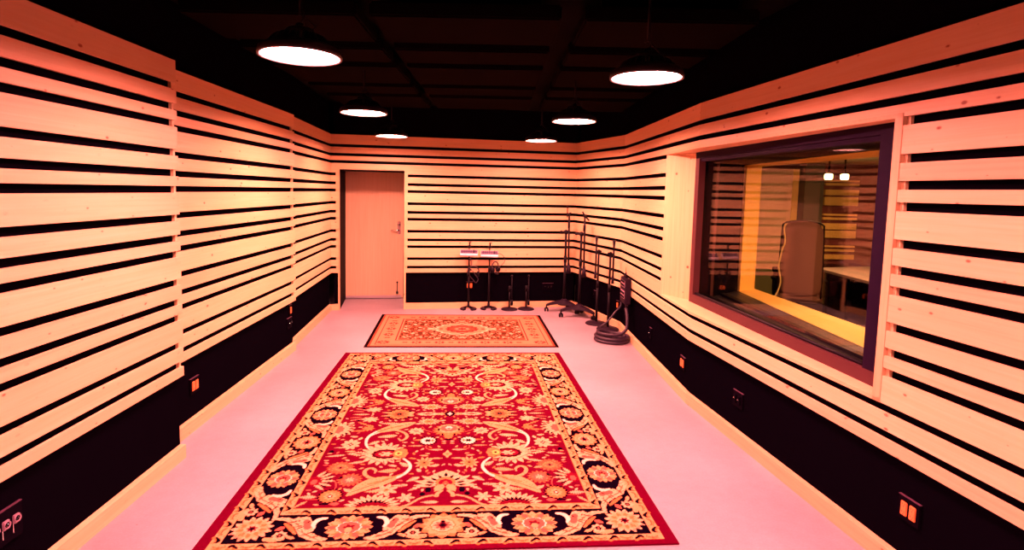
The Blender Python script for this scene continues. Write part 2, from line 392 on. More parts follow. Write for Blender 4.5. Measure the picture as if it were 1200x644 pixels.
# stained frame in local frame-plane coordinates: x along fd, y = fn (outward)
fang=math.atan2(fd.y,fd.x); FL=(fB-fA).length
def onF(o,p=w1): o.parent=p; o.location=(fA.x,fA.y,0); o.rotation_euler=(0,0,fang); return o
sg=1 if (Matrix.Rotation(fang,2)@Vector((0,1))).dot(fn)>0 else -1
def fb(mb,s0,s1,y0,y1,z0,z1,mi=0):
    ya,yb=sorted((y0*sg,y1*sg)); mb.box((s0,ya,z0),(s1,yb,z1),mi)
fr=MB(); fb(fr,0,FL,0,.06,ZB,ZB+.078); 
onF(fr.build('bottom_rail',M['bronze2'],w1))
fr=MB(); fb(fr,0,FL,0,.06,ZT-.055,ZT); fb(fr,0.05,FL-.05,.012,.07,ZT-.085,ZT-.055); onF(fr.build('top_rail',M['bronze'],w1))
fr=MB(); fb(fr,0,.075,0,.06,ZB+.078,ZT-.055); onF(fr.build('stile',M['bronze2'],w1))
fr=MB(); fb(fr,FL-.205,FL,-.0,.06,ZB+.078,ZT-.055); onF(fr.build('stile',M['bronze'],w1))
bd=MB(); bd.tube([(0.06,.030*sg,ZB+.086),(FL-.2,.030*sg,ZB+.086)],.011); bd.tube([(0.06,.052*sg,ZB+.082),(FL-.2,.052*sg,ZB+.082)],.008); onF(bd.build('glazing_bead',M['metal'],w1))
# cavity between the panes: splayed and black lined
OA=Vector((2.516,5.668)); OB=Vector((2.41,2.60)); IA=Vector((2.735,5.81)); IB=Vector((2.87,2.60))   # far opening, cavity side and room side
nA=fA+fn*.06; nB=fB+fn*.06
cav=MB(); cav.prism([tuple(nA),tuple(nB),tuple(OB),tuple(OA)],ZB-.02,ZB+.006); cav.build('cavity_floor',M['cavity'],w1)
cav=MB(); cav.prism([tuple(nA),tuple(nB),tuple(OB),tuple(OA)],2.10,2.16); cav.build('cavity_soffit',M['blackpaint'],w1)
cav=MB(); cav.prism([tuple(nA),tuple(OA),tuple(OA+Vector((-.03,.06))),tuple(nA+Vector((-.03,.06)))],ZB-.02,ZT); cav.build('cavity_side',M['blackpaint'],w1)
cav=MB(); cav.prism([tuple(nB),tuple(OB),tuple(OB+Vector((0,-.06))),tuple(nB+Vector((0,-.06)))],ZB-.02,ZT); cav.build('cavity_side',M['blackpaint'],w1)
def between(t,s0,s1,w_,z0,z1,nm,mt,lift=0):
    """rail across the cavity at fraction t from the near to the far pane"""
    a_=nA.lerp(OA,t); b_=nB.lerp(OB,t); d_=(b_-a_).normalized(); n_=Vector((-d_.y,d_.x)); m_=MB(); p=a_+d_*s0; q=b_-d_*s1
    m_.prism([tuple(p),tuple(q),tuple(q+n_*w_),tuple(p+n_*w_)],z0,z1); m_.build(nm,mt,w1)
between(.30,.01,.01,.03,ZB+.006,ZB+.022,'cavity_rail',M['metal']); between(.55,.01,.01,.05,ZB+.006,ZB+.028,'cavity_rail',M['metal'])
stp=MB(); c0=nA.lerp(OA,.33); stp.prism([tuple(c0),tuple(c0+Vector((.035,.02))),tuple(c0+Vector((.025,.06))),tuple(c0+Vector((-.01,.04)))],ZB+.006,2.10); stp.build('glazing_stop',M['bronze2'],w1)
def pane(a_,b_,z0,z1):
    d_=b_-a_; m_=MB(); m_.box((0,-.004,z0),(d_.length,.004,z1)); o=m_.build('glass_pane',M['glass'],w1); o.location=(a_.x,a_.y,0); o.rotation_euler=(0,0,math.atan2(d_.y,d_.x)); return o
pane(nA+Vector((.012,-.015)),nB+Vector((.012,.02)),ZB+.008,2.098)
pane(OA.lerp(nA,.06)+Vector((0,-.02)),OB.lerp(nB,.06)+Vector((0,.02)),ZB+.008,2.098)

# ------------------------------------------------------------------ control room behind the glass
M['cr_wall']=mat('beige_wall',(.60,.40,.27),.8)
M['cr_dark']=mat('burgundy_wall',(.16,.035,.03),.85)
M['cr_floor']=mat('dark_carpet',(.05,.018,.02),.95)
M['cr_ceil']=mat('cream_ceiling',(.50,.38,.22),.8)
M['cr_wood']=wood('yellow_pine',(.85,.55,.16),(.75,.45,.12),(.5,.2,.05))
M['cr_wood_v']=wood('yellow_pine_upright',(.85,.55,.16),(.75,.45,.12),(.5,.2,.05),vertical=True)
M['cr_green']=mat('green_panel',(.12,.12,.04),.9)
M['mesh']=mat('chair_fabric',(.20,.09,.075),.8)
cr=MB(); cr.box((2.92,9.3,0),(8.0,9.4,2.6)); crb=cr.build('wall_control_far',M['cr_dark'],kind='structure')
cr=MB(); cr.box((7.9,-1.6,0),(8.0,9.3,2.6)); cr.build('wall_control_side',M['cr_dark'],kind='structure')
cr=MB(); cr.box((2.92,-1.7,0),(8.0,-1.6,2.6)); cr.build('wall_control_front',M['cr_dark'],kind='structure')
cr=MB(); cr.box((2.75,-1.7,2.36),(8.0,9.4,2.46)); cr.build('ceiling_control',M['cr_ceil'],kind='structure')
cr=MB(); cr.box((2.95,-1.6,.001),(7.9,9.3,.012)); cr.build('floor_control',M['cr_floor'],kind='structure')
# inner face of the dividing wall, with the opening
fi=lambda s,y:(fA+fd*s+fn*y)
WALLY0,WALLY1=.66,.92
dw=MB()
def ext(p,q,L_): d_=(q-p).normalized(); return q+d_*L_
wa=ext(IB,IA,1.9); wb_=ext(IA,IB,4.3); oa=ext(OB,OA,1.9); ob=ext(OA,OB,4.3)
dw.prism([tuple(OA),tuple(oa),tuple(wa),tuple(IA)],0,CEIL); dw.prism([tuple(OB),tuple(ob),tuple(wb_),tuple(IB)],0,CEIL)
dw.prism([tuple(OA),tuple(OB),tuple(IB),tuple(IA)],0,ZB-.02); dw.prism([tuple(OA),tuple(OB),tuple(IB),tuple(IA)],2.13,CEIL)
dw.build('wall_divider',M['blackpaint'],kind='structure')
w2=empty('window_2',(0,0,0)); w2['kind']='structure'
yj=MB(); yj.cur=521; yj.prism([tuple(OA),tuple(OB),tuple(IB+Vector((.02,0))),tuple(IA+Vector((.02,0)))],ZB-.02,ZB+.008); yj.build('window_sill',M['cr_wood'],w2)
yj=MB(); yj.cur=522; yj.prism([tuple(OA),tuple(IA),tuple(IA+Vector((.01,-.03))),tuple(OA+Vector((.01,-.03)))],ZB+.008,2.10); yj.build('window_jamb',M['cr_wood_v'],w2)
yj=MB(); yj.cur=523; yj.prism([tuple(OA),tuple(OB),tuple(IB+Vector((.02,0))),tuple(IA+Vector((.02,0)))],2.10,2.13); yj.build('window_header',M['cr_wood'],w2)
# things in the control room
pn_=MB(); pn_.rbox((4.30,9.27,1.40),(1.26,.05,1.72),.01); 
t=empty('wall_panel',(0,0,0)); t['label']='tall beige fabric wall panel at the far end of the room behind the glass'; t['category']='wall panel'; pn_.build('fabric_face',M['cr_wall'],t)
e=MB(); e.box((4.92,9.235,.54),(5.02,9.29,2.26)); e.build('edge_trim',M['cr_wood'],t)
gp=MB(); gp.rbox((4.32,9.18,.30),(.62,.18,.56),.03)
t=empty('bass_trap',(0,0,0)); tag(t,'dull green padded block on the floor under the beige panel, behind the glass','padded block'); gp.build('padding',M['cr_green'],t)
ft=MB(); ft.box((4.02,9.10,.012),(4.62,9.26,.03)); ft.build('plinth',M['blackpaint'],t)
sb=empty('subwoofer',(4.80,9.05,.012)); tag(sb,'black floor speaker beside the green padded block, behind the glass','speaker')
m_=MB(); m_.rbox((0,0,.31),(.30,.34,.60),.012); m_.build('cabinet',M['blackpaint'],sb)
m_=MB(); m_.lathe([(0,.0),(.05,.01),(.10,.03),(.115,.02),(.12,.0)],(0,-.17,.30),28,axis=(0,-1,0)); m_.build('cone',M['rubber'],sb)
# executive chair
ch=empty('office_chair',(4.02,7.24,.012),math.radians(-27)); tag(ch,'high-backed brown mesh office chair standing behind the studio window','office chair')
bk=MB(); NX,NZ=12,18; vs=[];fs=[]
for s_ in (0,1):
    for j in range(NZ+1):
        for i in range(NX+1):
            u=i/NX*2-1; v=j/NZ
            wdt=.25*(1-.10*v); rad=.0
            top=.98+.50*0
            x=u*wdt; zz=.52+v*.96
            if v>.85: x*= math.sqrt(max(0,1-((v-.85)/.15)**2*.45))
            if v<.1: x*= .85+.15*v/.1
            y=-.26-.05*math.sin(v*PI*1.1)+.06*u*u+s_*.03-(.08*v)
            zz-= .03*u*u*(v>.9)
            vs.append((x,y,zz))
n_=(NX+1)*(NZ+1)
for s_ in (0,1):
    for j in range(NZ):
        for i in range(NX):
            a=s_*n_+j*(NX+1)+i; fs.append((a,a+1,a+NX+2,a+NX+1))
for j in range(NZ):
    for i in (0,NX):
        a=j*(NX+1)+i; fs.append((a,a+NX+1,a+NX+1+n_,a+n_))
for i in range(NX):
    for j in (0,NZ):
        a=j*(NX+1)+i; fs.append((a,a+1,a+1+n_,a+n_))
bk.add(vs,fs,0,True); bk.build('backrest',M['mesh'],ch)
bf=MB(); 
pts=[]
for k in range(41):
    a=k/40; 
    if a<.4: v=a/.4; u=-1
    elif a<.6: v=1; u=-1+2*(a-.4)/.2
    else: v=1-(a-.6)/.4; u=1
    wdt=.255*(1-.10*v); x=u*wdt*(.82 if v>=1 else 1); pts.append((x,-.245-.05*math.sin(v*PI*1.1)+.06*u*u-.08*v,.52+v*.965-(.03*u*u if v>=1 else 0)))
bf.tube(pts,.011); bf.build('back_frame',M['iron'],ch)
m_=MB(); m_.rbox((0,0,.47),(.50,.50,.09),.035); m_.build('seat',M['mesh'],ch)
for sx in (-1,1):
    m_=MB(); m_.tube([(sx*.26,.05,.45),(sx*.30,.05,.52),(sx*.30,.05,.68)],.014); m_.rbox((sx*.30,.02,.69),(.07,.26,.03),.012); m_.build('armrest',M['blackpaint'],ch)
m_=MB(); m_.cyl((0,0,.10),(0,0,.43),.028); m_.build('gas_column',M['metal'],ch)
m_=MB()
for k in range(5):
    a=2*PI*k/5; m_.tube([(0,0,.11),(.17*math.cos(a),.17*math.sin(a),.10),(.30*math.cos(a),.30*math.sin(a),.07)],[.026,.02,.014])
m_.build('star_base',M['blackpaint'],ch)
for k in range(5):
    a=2*PI*k/5; m_=MB(); m_.cyl((.30*math.cos(a)-.02*math.sin(a),.30*math.sin(a)+.02*math.cos(a),.028),(.30*math.cos(a)+.02*math.sin(a),.30*math.sin(a)-.02*math.cos(a),.028),.028); m_.build('caster',M['blackpaint'],ch)
# desk
dk=empty('control_desk',(0,0,0)); tag(dk,'pale-topped corner desk with dark drawers beneath, at the right behind the glass','desk')
m_=MB(); m_.prism([(4.78,8.15),(4.70,6.55),(5.5,6.2),(7.0,6.6),(7.0,8.45),(5.7,8.45)],.715,.75); m_.build('desktop',mat('desk_laminate',(.45,.36,.34),.4),dk)
m_=MB(); m_.rbox((5.15,7.9,.36),(.42,.5,.70),.01); dc=m_.build('drawer_cabinet',M['blackpaint'],dk)
m_=MB(); m_.rbox((5.15,7.64,.60),(.38,.02,.16),.004); dd=m_.build('drawer',M['metal'],dk)
m_=MB(); m_.box((5.02,7.615,.63),(5.28,7.63,.645)); m_.build('drawer_handle',M['steel'],dd)
m_=MB(); m_.rbox((6.0,7.3,.36),(.5,.6,.70),.01); m_.build('rack_cabinet',M['blackpaint'],dk)
for k in range(6):
    m_=MB(); m_.rbox((6.0,6.99,.10+k*.1),(.44,.03,.085),.004); m_.build('rack_unit',M['metal'],dk)
for px_,py_ in ((4.85,8.0),(4.80,6.75)):
    m_=MB(); m_.rbox((px_,py_,.357),(.05,.05,.715),.004); m_.build('leg',M['metal'],dk)
# slatted diffuser on the far wall
df=empty('slat_diffuser',(0,0,0)); tag(df,'wooden slatted diffuser panel on the far wall behind the glass, above the desk','wall diffuser')
m_=MB(); m_.box((5.42,9.22,.68),(6.00,9.29,2.12)); m_.build('back_box',M['cr_dark'],df)
for z0,z1 in ((2.06,2.09),(2.00,2.04),(1.84,1.93),(1.67,1.81),(1.50,1.53),(1.43,1.47),(1.27,1.37),(1.13,1.25),(.97,1.0),(.90,.94),(.77,.85)):
    m_=MB(); m_.cur=530+int(z0*100); m_.rbox((5.71,9.19,(z0+z1)/2),(.56,.05,z1-z0),.003); m_.build('slat',M['cr_wood'],df)
pl=MB(); pl.box((5.05,9.1,.012),(5.36,9.29,2.36)); pl.build('trim_2',mat('grey_green_pier',(.10,.085,.06),.85),kind='structure')
# two small warm ceiling lights
for k,(x_,y_,lb) in enumerate(((4.77,8.0,'small square warm ceiling light behind the glass, the left one of two'),(5.00,8.0,'small square warm ceiling light behind the glass, the right one of two'))):
    t=empty('ceiling_spot',(x_,y_,2.36)); tag(t,lb,'ceiling light','small warm ceiling lights behind the glass')
    m_=MB(); m_.cyl((0,0,-.20),(0,0,0),.012); m_.rbox((0,0,-.207),(.08,.08,.022),.004); m_.build('housing',M['blackpaint'],t)
    m_=MB(); m_.rbox((0,0,-.262),(.085,.085,.08),.012); m_.build('diffuser',emis('spot_glow',(1,.62,.25),36),t)
# warm area lights added without fixtures to brighten that room's jamb, sill and slats
def area(name,loc,size,power,col,rot=(0,0,0)):
    l=bpy.data.lights.new(name,'AREA'); l.shape='DISK'; l.size=size; l.energy=power; l.color=col
    o=bpy.data.objects.new(name,l); C.objects.link(o); o.location=loc; o.rotation_euler=rot; return o
area('control_room_fill',(4.1,4.2,2.3),.5,270,(1,.37,.13)); area('control_room_fill',(4.7,7.3,2.32),.3,75,(1,.38,.16))

# ------------------------------------------------------------------ pendant lamps
LR=.20
def make_lamp():
    t=empty('pendant_lamp',(0,0,0))
    m_=MB(); m_.lathe([(0,.034),(LR-.006,.034),(LR-.006,.030),(0,.030)],n=48); m_.build('diffuser',M['lamp'],t)
    m_=MB(); m_.lathe([(LR-.001,-.001),(LR-.006,-.001),(LR-.006,.031),(LR-.001,.031),(LR-.001,-.001)],n=48); m_.build('light_cutoff_rim',M['cutoff_rim'],t)  # dark inner rim added to cut grazing light off the upper boards
    m_=MB(); m_.lathe([(LR,-.002),(LR+.005,-.002),(LR+.007,.010),(LR-.0,.036),(.17,.055),(.15,.06),(0,.06),(0,.035),(LR,.035),(LR,-.002)],n=48); m_.build('housing',M['hub'],t)
    m_=MB()
    for k in range(28):
        a=2*PI*k/28; c_,s_=math.cos(a),math.sin(a); w=.0025
        pr=[(.05,.06),(.155,.06),(.15,.075),(.125,.10),(.085,.112),(.05,.115)]
        vs=[(r*c_-w*s_,r*s_+w*c_,z_) for r,z_ in pr]+[(r*c_+w*s_,r*s_-w*c_,z_) for r,z_ in pr]; n=len(pr)
        m_.add(vs,[tuple(range(n)),tuple(range(n,2*n))[::-1]]+[(i,(i+1)%n,n+(i+1)%n,n+i) for i in range(n)])
    m_.build('cooling_fins',M['hub'],t)
    m_=MB(); m_.lathe([(0,.06),(.075,.06),(.075,.125),(.06,.14),(0,.14)],n=32); m_.build('driver',M['hub'],t)
    m_=MB(); m_.lathe([(0,.14),(.02,.14),(.02,.165),(0,.165)],n=16); m_.tube([(0,.0,.165),(.016,0,.18),(.016,0,.2),(0,0,.212),(-.016,0,.2)],.004); m_.build('hook',M['metal'],t)
    m_=MB(); m_.tube([(0,0,.205),(0,0,CEIL-2.44)],.005); m_.tube([(.05,.02,.13),(.07,.03,.16),(.02,.01,.2),(.008,0,.26),(.008,0,CEIL-2.44)],.004); m_.build('cord',M['metal'],t)
    return t
lamp0=make_lamp()
LP=[(-1.02,2.86,'round pendant lamp nearest on the left, glowing pink-white over the big rug'),(-1.20,4.92,'round pendant lamp in the middle of the left row'),(-1.36,7.01,'round pendant lamp farthest in the left row, in front of the door wall'),
    (.83,3.20,'round pendant lamp nearest on the right, by the window'),(.69,5.18,'round pendant lamp in the middle of the right row'),(.54,7.18,'round pendant lamp farthest in the right row, in front of the back wall')]
for i,(x_,y_,lb) in enumerate(LP):
    o=lamp0 if i==0 else copy_tree(lamp0)
    o.location=(x_,y_,2.44); tag(o,lb,'pendant lamp','pendant lamps hung in two rows')
    if y_>4:
        for c_ in o.children:
            if c_.name.startswith('diffuser'): c_.data=c_.data.copy(); c_.data.materials[0]=M['lamp_warm']
for x_,y_,lb in ((-.86,.75,'round pendant lamp added unseen to the left row above the viewpoint'),(.98,1.1,'round pendant lamp added unseen to the right row above the viewpoint')):  # out-of-view pair added to light the near end of the room
    o=copy_tree(lamp0); o.location=(x_,y_,2.44); tag(o,lb,'pendant lamp','pendant lamps hung in two rows')

# ------------------------------------------------------------------ sockets and wall plates
def frame_on(a,b,s,z,name):
    d=(v2(b)-v2(a)).normalized(); p=v2(a)+d*s; return empty(name,(p.x,p.y,z),math.atan2(d.y,d.x))
def s_of(a,b,y=None,x=None):
    d=(v2(b)-v2(a)).normalized(); return (y-a[1])/d.y if y is not None else (x-a[0])/d.x
def outlet(a,b,s,z,label,n=2):
    t=frame_on(a,b,s,z,'wall_outlet'); w=.046*n+.024
    m_=MB(); m_.rbox((0,D-.006,0),(w,.012,.117),.003); m_.box((-w/2,D-.0125,.0575),(w/2,D,.0600),1); m_.build('cover_plate',[M['plate'],M['lit_edge']],t)
    for k in range(n):
        x=(k-(n-1)/2)*.046
        m_=MB(); m_.rbox((x,D-.014,0),(.034,.008,.068),.003); r_=m_.build('receptacle',M['orange'],t)
        m_=MB()
        for dz in (-.019,.019):
            for dx in (-.006,.006): m_.box((x+dx-.0012,D-.0187,dz-.001),(x+dx+.0012,D-.0178,dz+.008))
            m_.cyl((x,D-.0187,dz-.008),(x,D-.0178,dz-.008),.0028,n=8)
        m_.build('slots',M['slot'],r_)
    tag(t,label,'wall outlet'); return t
def jackplate(a,b,s,z,label,n=2,pins=True,big=False):
    t=frame_on(a,b,s,z,'connector_plate'); w=.05*n+.024
    m_=MB(); m_.rbox((0,D-.006,0),(w,.012,.117 if not big else .15),.003); zt_=.0575 if not big else .074; m_.box((-w/2,D-.0125,zt_),(w/2,D,zt_+.0025),1); m_.build('cover_plate',[M['plate'],M['lit_edge']],t)
    for k in range(n):
        x=(k-(n-1)/2)*.05
        m_=MB(); m_.rbox((x,D-.016,.012 if big else 0),(.031,.012,.038 if big else .06),.003); m_.lathe([(.012,0),(.015,.004),(.0155,0)],(x,D-.022,.014 if big else .01),20,axis=(0,-1,0)); r_=m_.build('connector',M['silver'] if big else M['plate'],t)
        m_=MB()
        m_.cyl((x,D-.0235,.014 if big else .01),(x,D-.022,.014 if big else .01),.0105)
        m_.build('socket_hole',M['blackpaint'],r_)
        m_=MB()
        for q in range(3): m_.cyl((x-.006+.006*q,D-.026,(.012 if big else .004)+.006*(q%2)),(x-.006+.006*q,D-.022,(.012 if big else .004)+.006*(q%2)),.0022 if not big else .0015,n=8)
        if big: m_.box((x-.0155,D-.014,-.045),(x-.012,D-.011,.0))
        m_.build('pins',M['chrome'],r_)
    tag(t,label,'wall plate'); return t
s=lambda a,b,y: s_of(a,b,y=y)
outlet(L2[0],L2[1],s(*L2,3.925),.318,'twin orange power outlet low on the left wall beside the near wall step')
outlet(L2[0],L2[1],s(*L2,5.83),.46,'orange power outlet high on the black panel near the far left wall step',1)
jackplate(L2[0],L2[1],s(*L2,5.80),.325,'black connector plate just below the small orange outlet on the left wall')
jackplate(P[0],P[1],s(*P,2.16),.335,'large connector plate with silver sockets at the bottom left edge of the view',4,big=True)
outlet(B1,B2,s_of(B1,B2,x=-.40),.345,'twin orange power outlet on the back wall behind the left personal mixer stand')
jackplate(B1,B2,s_of(B1,B2,x=.815),.313,'black connector plate on the back wall near the corner with the tall boom stands',3)
jackplate(B2,B3,s(B2,B3,7.87),.323,'small black connector plate on the angled corner wall behind the straight stands',1)
outlet(B2,B3,s(B2,B3,7.26),.30,'orange power outlet partly hidden behind the snake box cable',1)
jackplate(B3,B4,s(B3,B4,5.81),.299,'small black connector plate below the left window corner, past the coiled cable',1)
outlet(B3,B4,s(B3,B4,4.80),.292,'twin orange power outlet in the middle of the right wall, below the window')
jackplate(B4,B5,s(B4,B5,3.89),.311,'black twin connector plate with bright pins below the middle of the window')
outlet(B4,B5,s(B4,B5,2.475),.322,'twin orange power outlet at the bottom right, nearest to the viewer')

# ------------------------------------------------------------------ personal mixer stands with headphones
def mixer_stand(x,y,ztop,zm,label,wide):
    t=empty('personal_mixer_stand',(x,y,0)); tag(t,label,'mixer stand','personal mixer stands by the back wall')
    b=MB(); prof=[]
    # horseshoe base: thick ring open at the front
    n=40; vs=[];fs=[]
    for i in range(n+1):
        a=math.radians(-60)+math.radians(300)*i/n; c_,s_=math.cos(a),math.sin(a)
        for r,z_ in ((.125,.0),(.128,.012),(.115,.024),(.072,.026),(.066,.012),(.066,0)): vs.append((r*c_,r*s_*1.0,z_))
    k=6
    for i in range(n):
        for q in range(k): fs.append((i*k+q,(i+1)*k+q,(i+1)*k+(q+1)%k,i*k+(q+1)%k))
    fs+=[tuple(range(k))[::-1],tuple(range(n*k,n*k+k))]
    R_=Matrix.Rotation(math.radians(90),3,'Z')
    b.add(vs,fs,0,True)
    b.build('base',M['iron'],t)
    b=MB(); b.tube([(-.07,.03,.022),(0,0,.05),(.07,.03,.022)],.012); b.cyl((0,0,.03),(0,0,.09),.02); b.build('base_hub',M['iron'],t)
    b=MB(); b.cyl((0,0,.03),(0,0,.62),.0145); b.cyl((0,0,.60),(0,0,ztop-.05),.009); b.build('pole',M['metal'],t)
    b=MB(); b.cyl((0,0,.57),(0,0,.65),.018); b.ball((.03,0,.60),.013); b.build('clutch',M['metal'],t)
    b=MB(); b.cyl((0,0,ztop-.075),(0,0,ztop-.05),.028); b.rbox((.004,0,ztop-.03),(.022,.03,.06),.005); b.rbox((0.01,0,ztop-.005),(.04,.03,.014),.004); b.build('clip',M['metal'],t)
    # mixer: wedge tilted towards the room
    mx=empty('mixer',(0,-.05,zm)); mx.parent=t
    Rt=Matrix.Rotation(math.radians(50),3,'X')
    b=MB(); b.rbox((0,0,0),(wide,.105,.035),.006,Rt); b.build('mixer_case',M['white'],mx)
    b=MB(); b.rbox(Rt@Vector((0,.012,.019)),(wide-.012,.062,.004),.001,Rt); b.build('mixer_face',M['purple'],mx)
    b=MB()
    for k in range(8):
        for r_ in range(2):
            c=Rt@Vector((-wide*.42+k*wide*.12,-.004+r_*.03,.024)); b.rbox(c,(.013,.009,.005),.001,Rt)
    b.build('mixer_buttons',M['silver'],mx)
    b=MB()
    for k in range(3): b.cyl(Rt@Vector((wide*.28+k*.0,-.005+.02*k,.02)),Rt@Vector((wide*.28,-.005+.02*k,.034)),.006)
    b.build('mixer_knobs',M['metal'],mx)
    return t
def headphones(x,y,z,rot,label):
    t=empty('headphones',(x,y,z),rot); tag(t,label,'headphones')
    b=MB(); pts=[(.085*math.sin(a),.0,.085*math.cos(a)-.02) for a in [math.radians(-105+210*i/24) for i in range(25)]]
    b.tube([(p[0],p[1],p[2]) for p in pts],.008); b.build('headband',M['rubber'],t)
    for sx in (-1,1):
        b=MB(); b.lathe([(0,0),(.036,0),(.043,.008),(.043,.022),(.034,.030),(.018,.032),(0,.026)],(sx*.088,0,-.055),24,axis=(-sx,0,0)); b.build('ear_cup',M['metal'],t)
    return t
def cable(name,pts,r,label,cat='cable',m='rubber',parent=None,sub=6):
    # smooth Catmull-Rom through the points
    Pn=[Vector(p) for p in pts]; Q=[Pn[0]]+Pn+[Pn[-1]]; out=[]
    for i in range(1,len(Q)-2):
        for k in range(sub):
            u=k/sub; a,b_,c_,d_=Q[i-1],Q[i],Q[i+1],Q[i+2]
            out.append(.5*((2*b_)+(-a+c_)*u+(2*a-5*b_+4*c_-d_)*u*u+(-a+3*b_-3*c_+d_)*u**3))
    out.append(Pn[-1]); mb=MB(); mb.tube(out,r,8); o=mb.build(name,M[m],parent)
    if parent is None: tag(o,label,cat)
    return o
ms1=mixer_stand(-.413,8.37-.19,1.02,.86,'left of the two horseshoe-base stands holding a white and purple personal mixer',.262)
ms2=mixer_stand(-.108,8.37-.14,1.01,.845,'right of the two horseshoe-base stands, its mixer trailing a thin looped wire',.262)
headphones(-.345,8.13,.60,math.radians(10),'black headphones hanging under the left personal mixer')
headphones(-.02,8.19,.665,math.radians(55),'black headphones bunched under the right personal mixer')
cable('headphone_cable',[(-.40,8.12,.80),(-.37,8.10,.70),(-.41,8.09,.56),(-.34,8.09,.46),(-.30,8.10,.42),(-.27,8.11,.47),(-.30,8.11,.52),(-.36,8.12,.60)],.005,'black coiled headphone lead drooping below the left mixer')
cable('headphone_cable',[(-.04,8.17,.80),(.03,8.15,.86),(.10,8.15,.82),(.12,8.16,.74),(.05,8.16,.66),(-.01,8.16,.60),(.03,8.16,.55),(-.03,8.17,.57),(-.02,8.18,.66)],.004,'thin wire looping out from the right side of the right mixer')
# ------------------------------------------------------------------ short round-base stands
def round_base(t,r):
    b=MB(); b.lathe([(0,0),(r,0),(r,.008),(r-.012,.020),(.05,.030),(.02,.036),(0,.036)],n=40); b.build('base',M['iron'],t)
def short_stand(x,y,lb,side):
    t=empty('short_microphone_stand',(x,y,0)); tag(t,lb,'microphone stand','short round-base stands by the back wall')
    round_base(t,.125)
    b=MB(); b.cyl((0,0,.03),(0,0,.30),.012); b.build('pole',M['metal'],t)
    b=MB(); b.cyl((0,0,.28),(0,0,.36),.02); b.ball((.03*side,0,.32),.014); b.build('clutch',M['metal'],t)
    b=MB(); b.cyl((.03*side,-.02,.50),(.035*side,-.02,.07),.008); b.cyl((.035*side,-.02,.15),(.035*side,-.02,.07),.02); b.build('boom_arm',M['metal'],t)
    b=MB(); b.cyl((.03*side,-.02,.50),(.03*side,-.02,.53),.013,.016); b.build('clip',M['metal'],t)
short_stand(.206,8.22,'left of the two short round-base microphone stands against the black panel',1)
short_stand(.463,8.27,'right of the two short round-base microphone stands against the black panel',1)
# ------------------------------------------------------------------ straight stands with folded boom
def folded_stand(x,y,zclutch,ztop,zend,off,lb):
    t=empty('boom_microphone_stand',(x,y,0)); tag(t,lb,'microphone stand','straight round-base boom stands in the corner')
    round_base(t,.148)
    b=MB(); b.cyl((0,0,.03),(0,0,.56),.017); b.cyl((0,0,.5),(0,0,zclutch),.014); b.build('pole',M['metal'],t)
    b=MB(); b.cyl((0,0,.50),(0,0,.60),.019); b.build('height_clutch',M['metal'],t)
    b=MB(); b.rbox((0,0,zclutch),(.04,.03,.05),.008); b.cyl((-.005,0,zclutch),(off,0,zclutch-.01),.014); b.ball((off*-.6,0,zclutch),.018); b.build('boom_clutch',M['metal'],t)
    b=MB(); b.cyl((off,0,ztop-.12),(off,0,zend+.09),.012); b.build('boom_arm',M['metal'],t)
    b=MB(); b.cyl((off,0,zend+.10),(off,0,zend),.016,.02); b.build('counterweight',M['iron'],t)
    b=MB(); b.cyl((off,0,ztop-.13),(off,0,ztop-.09),.013); b.cyl((off,0,ztop-.09),(off,0,ztop),.013,.022); b.build('clip',M['metal'],t)
folded_stand(1.386,7.43,1.0,1.205,.63,-.035,'left of the two straight round-base stands with the boom folded down')
folded_stand(1.485,7.13,1.005,1.18,.61,.04,'right of the two straight round-base stands, beside the snake box')
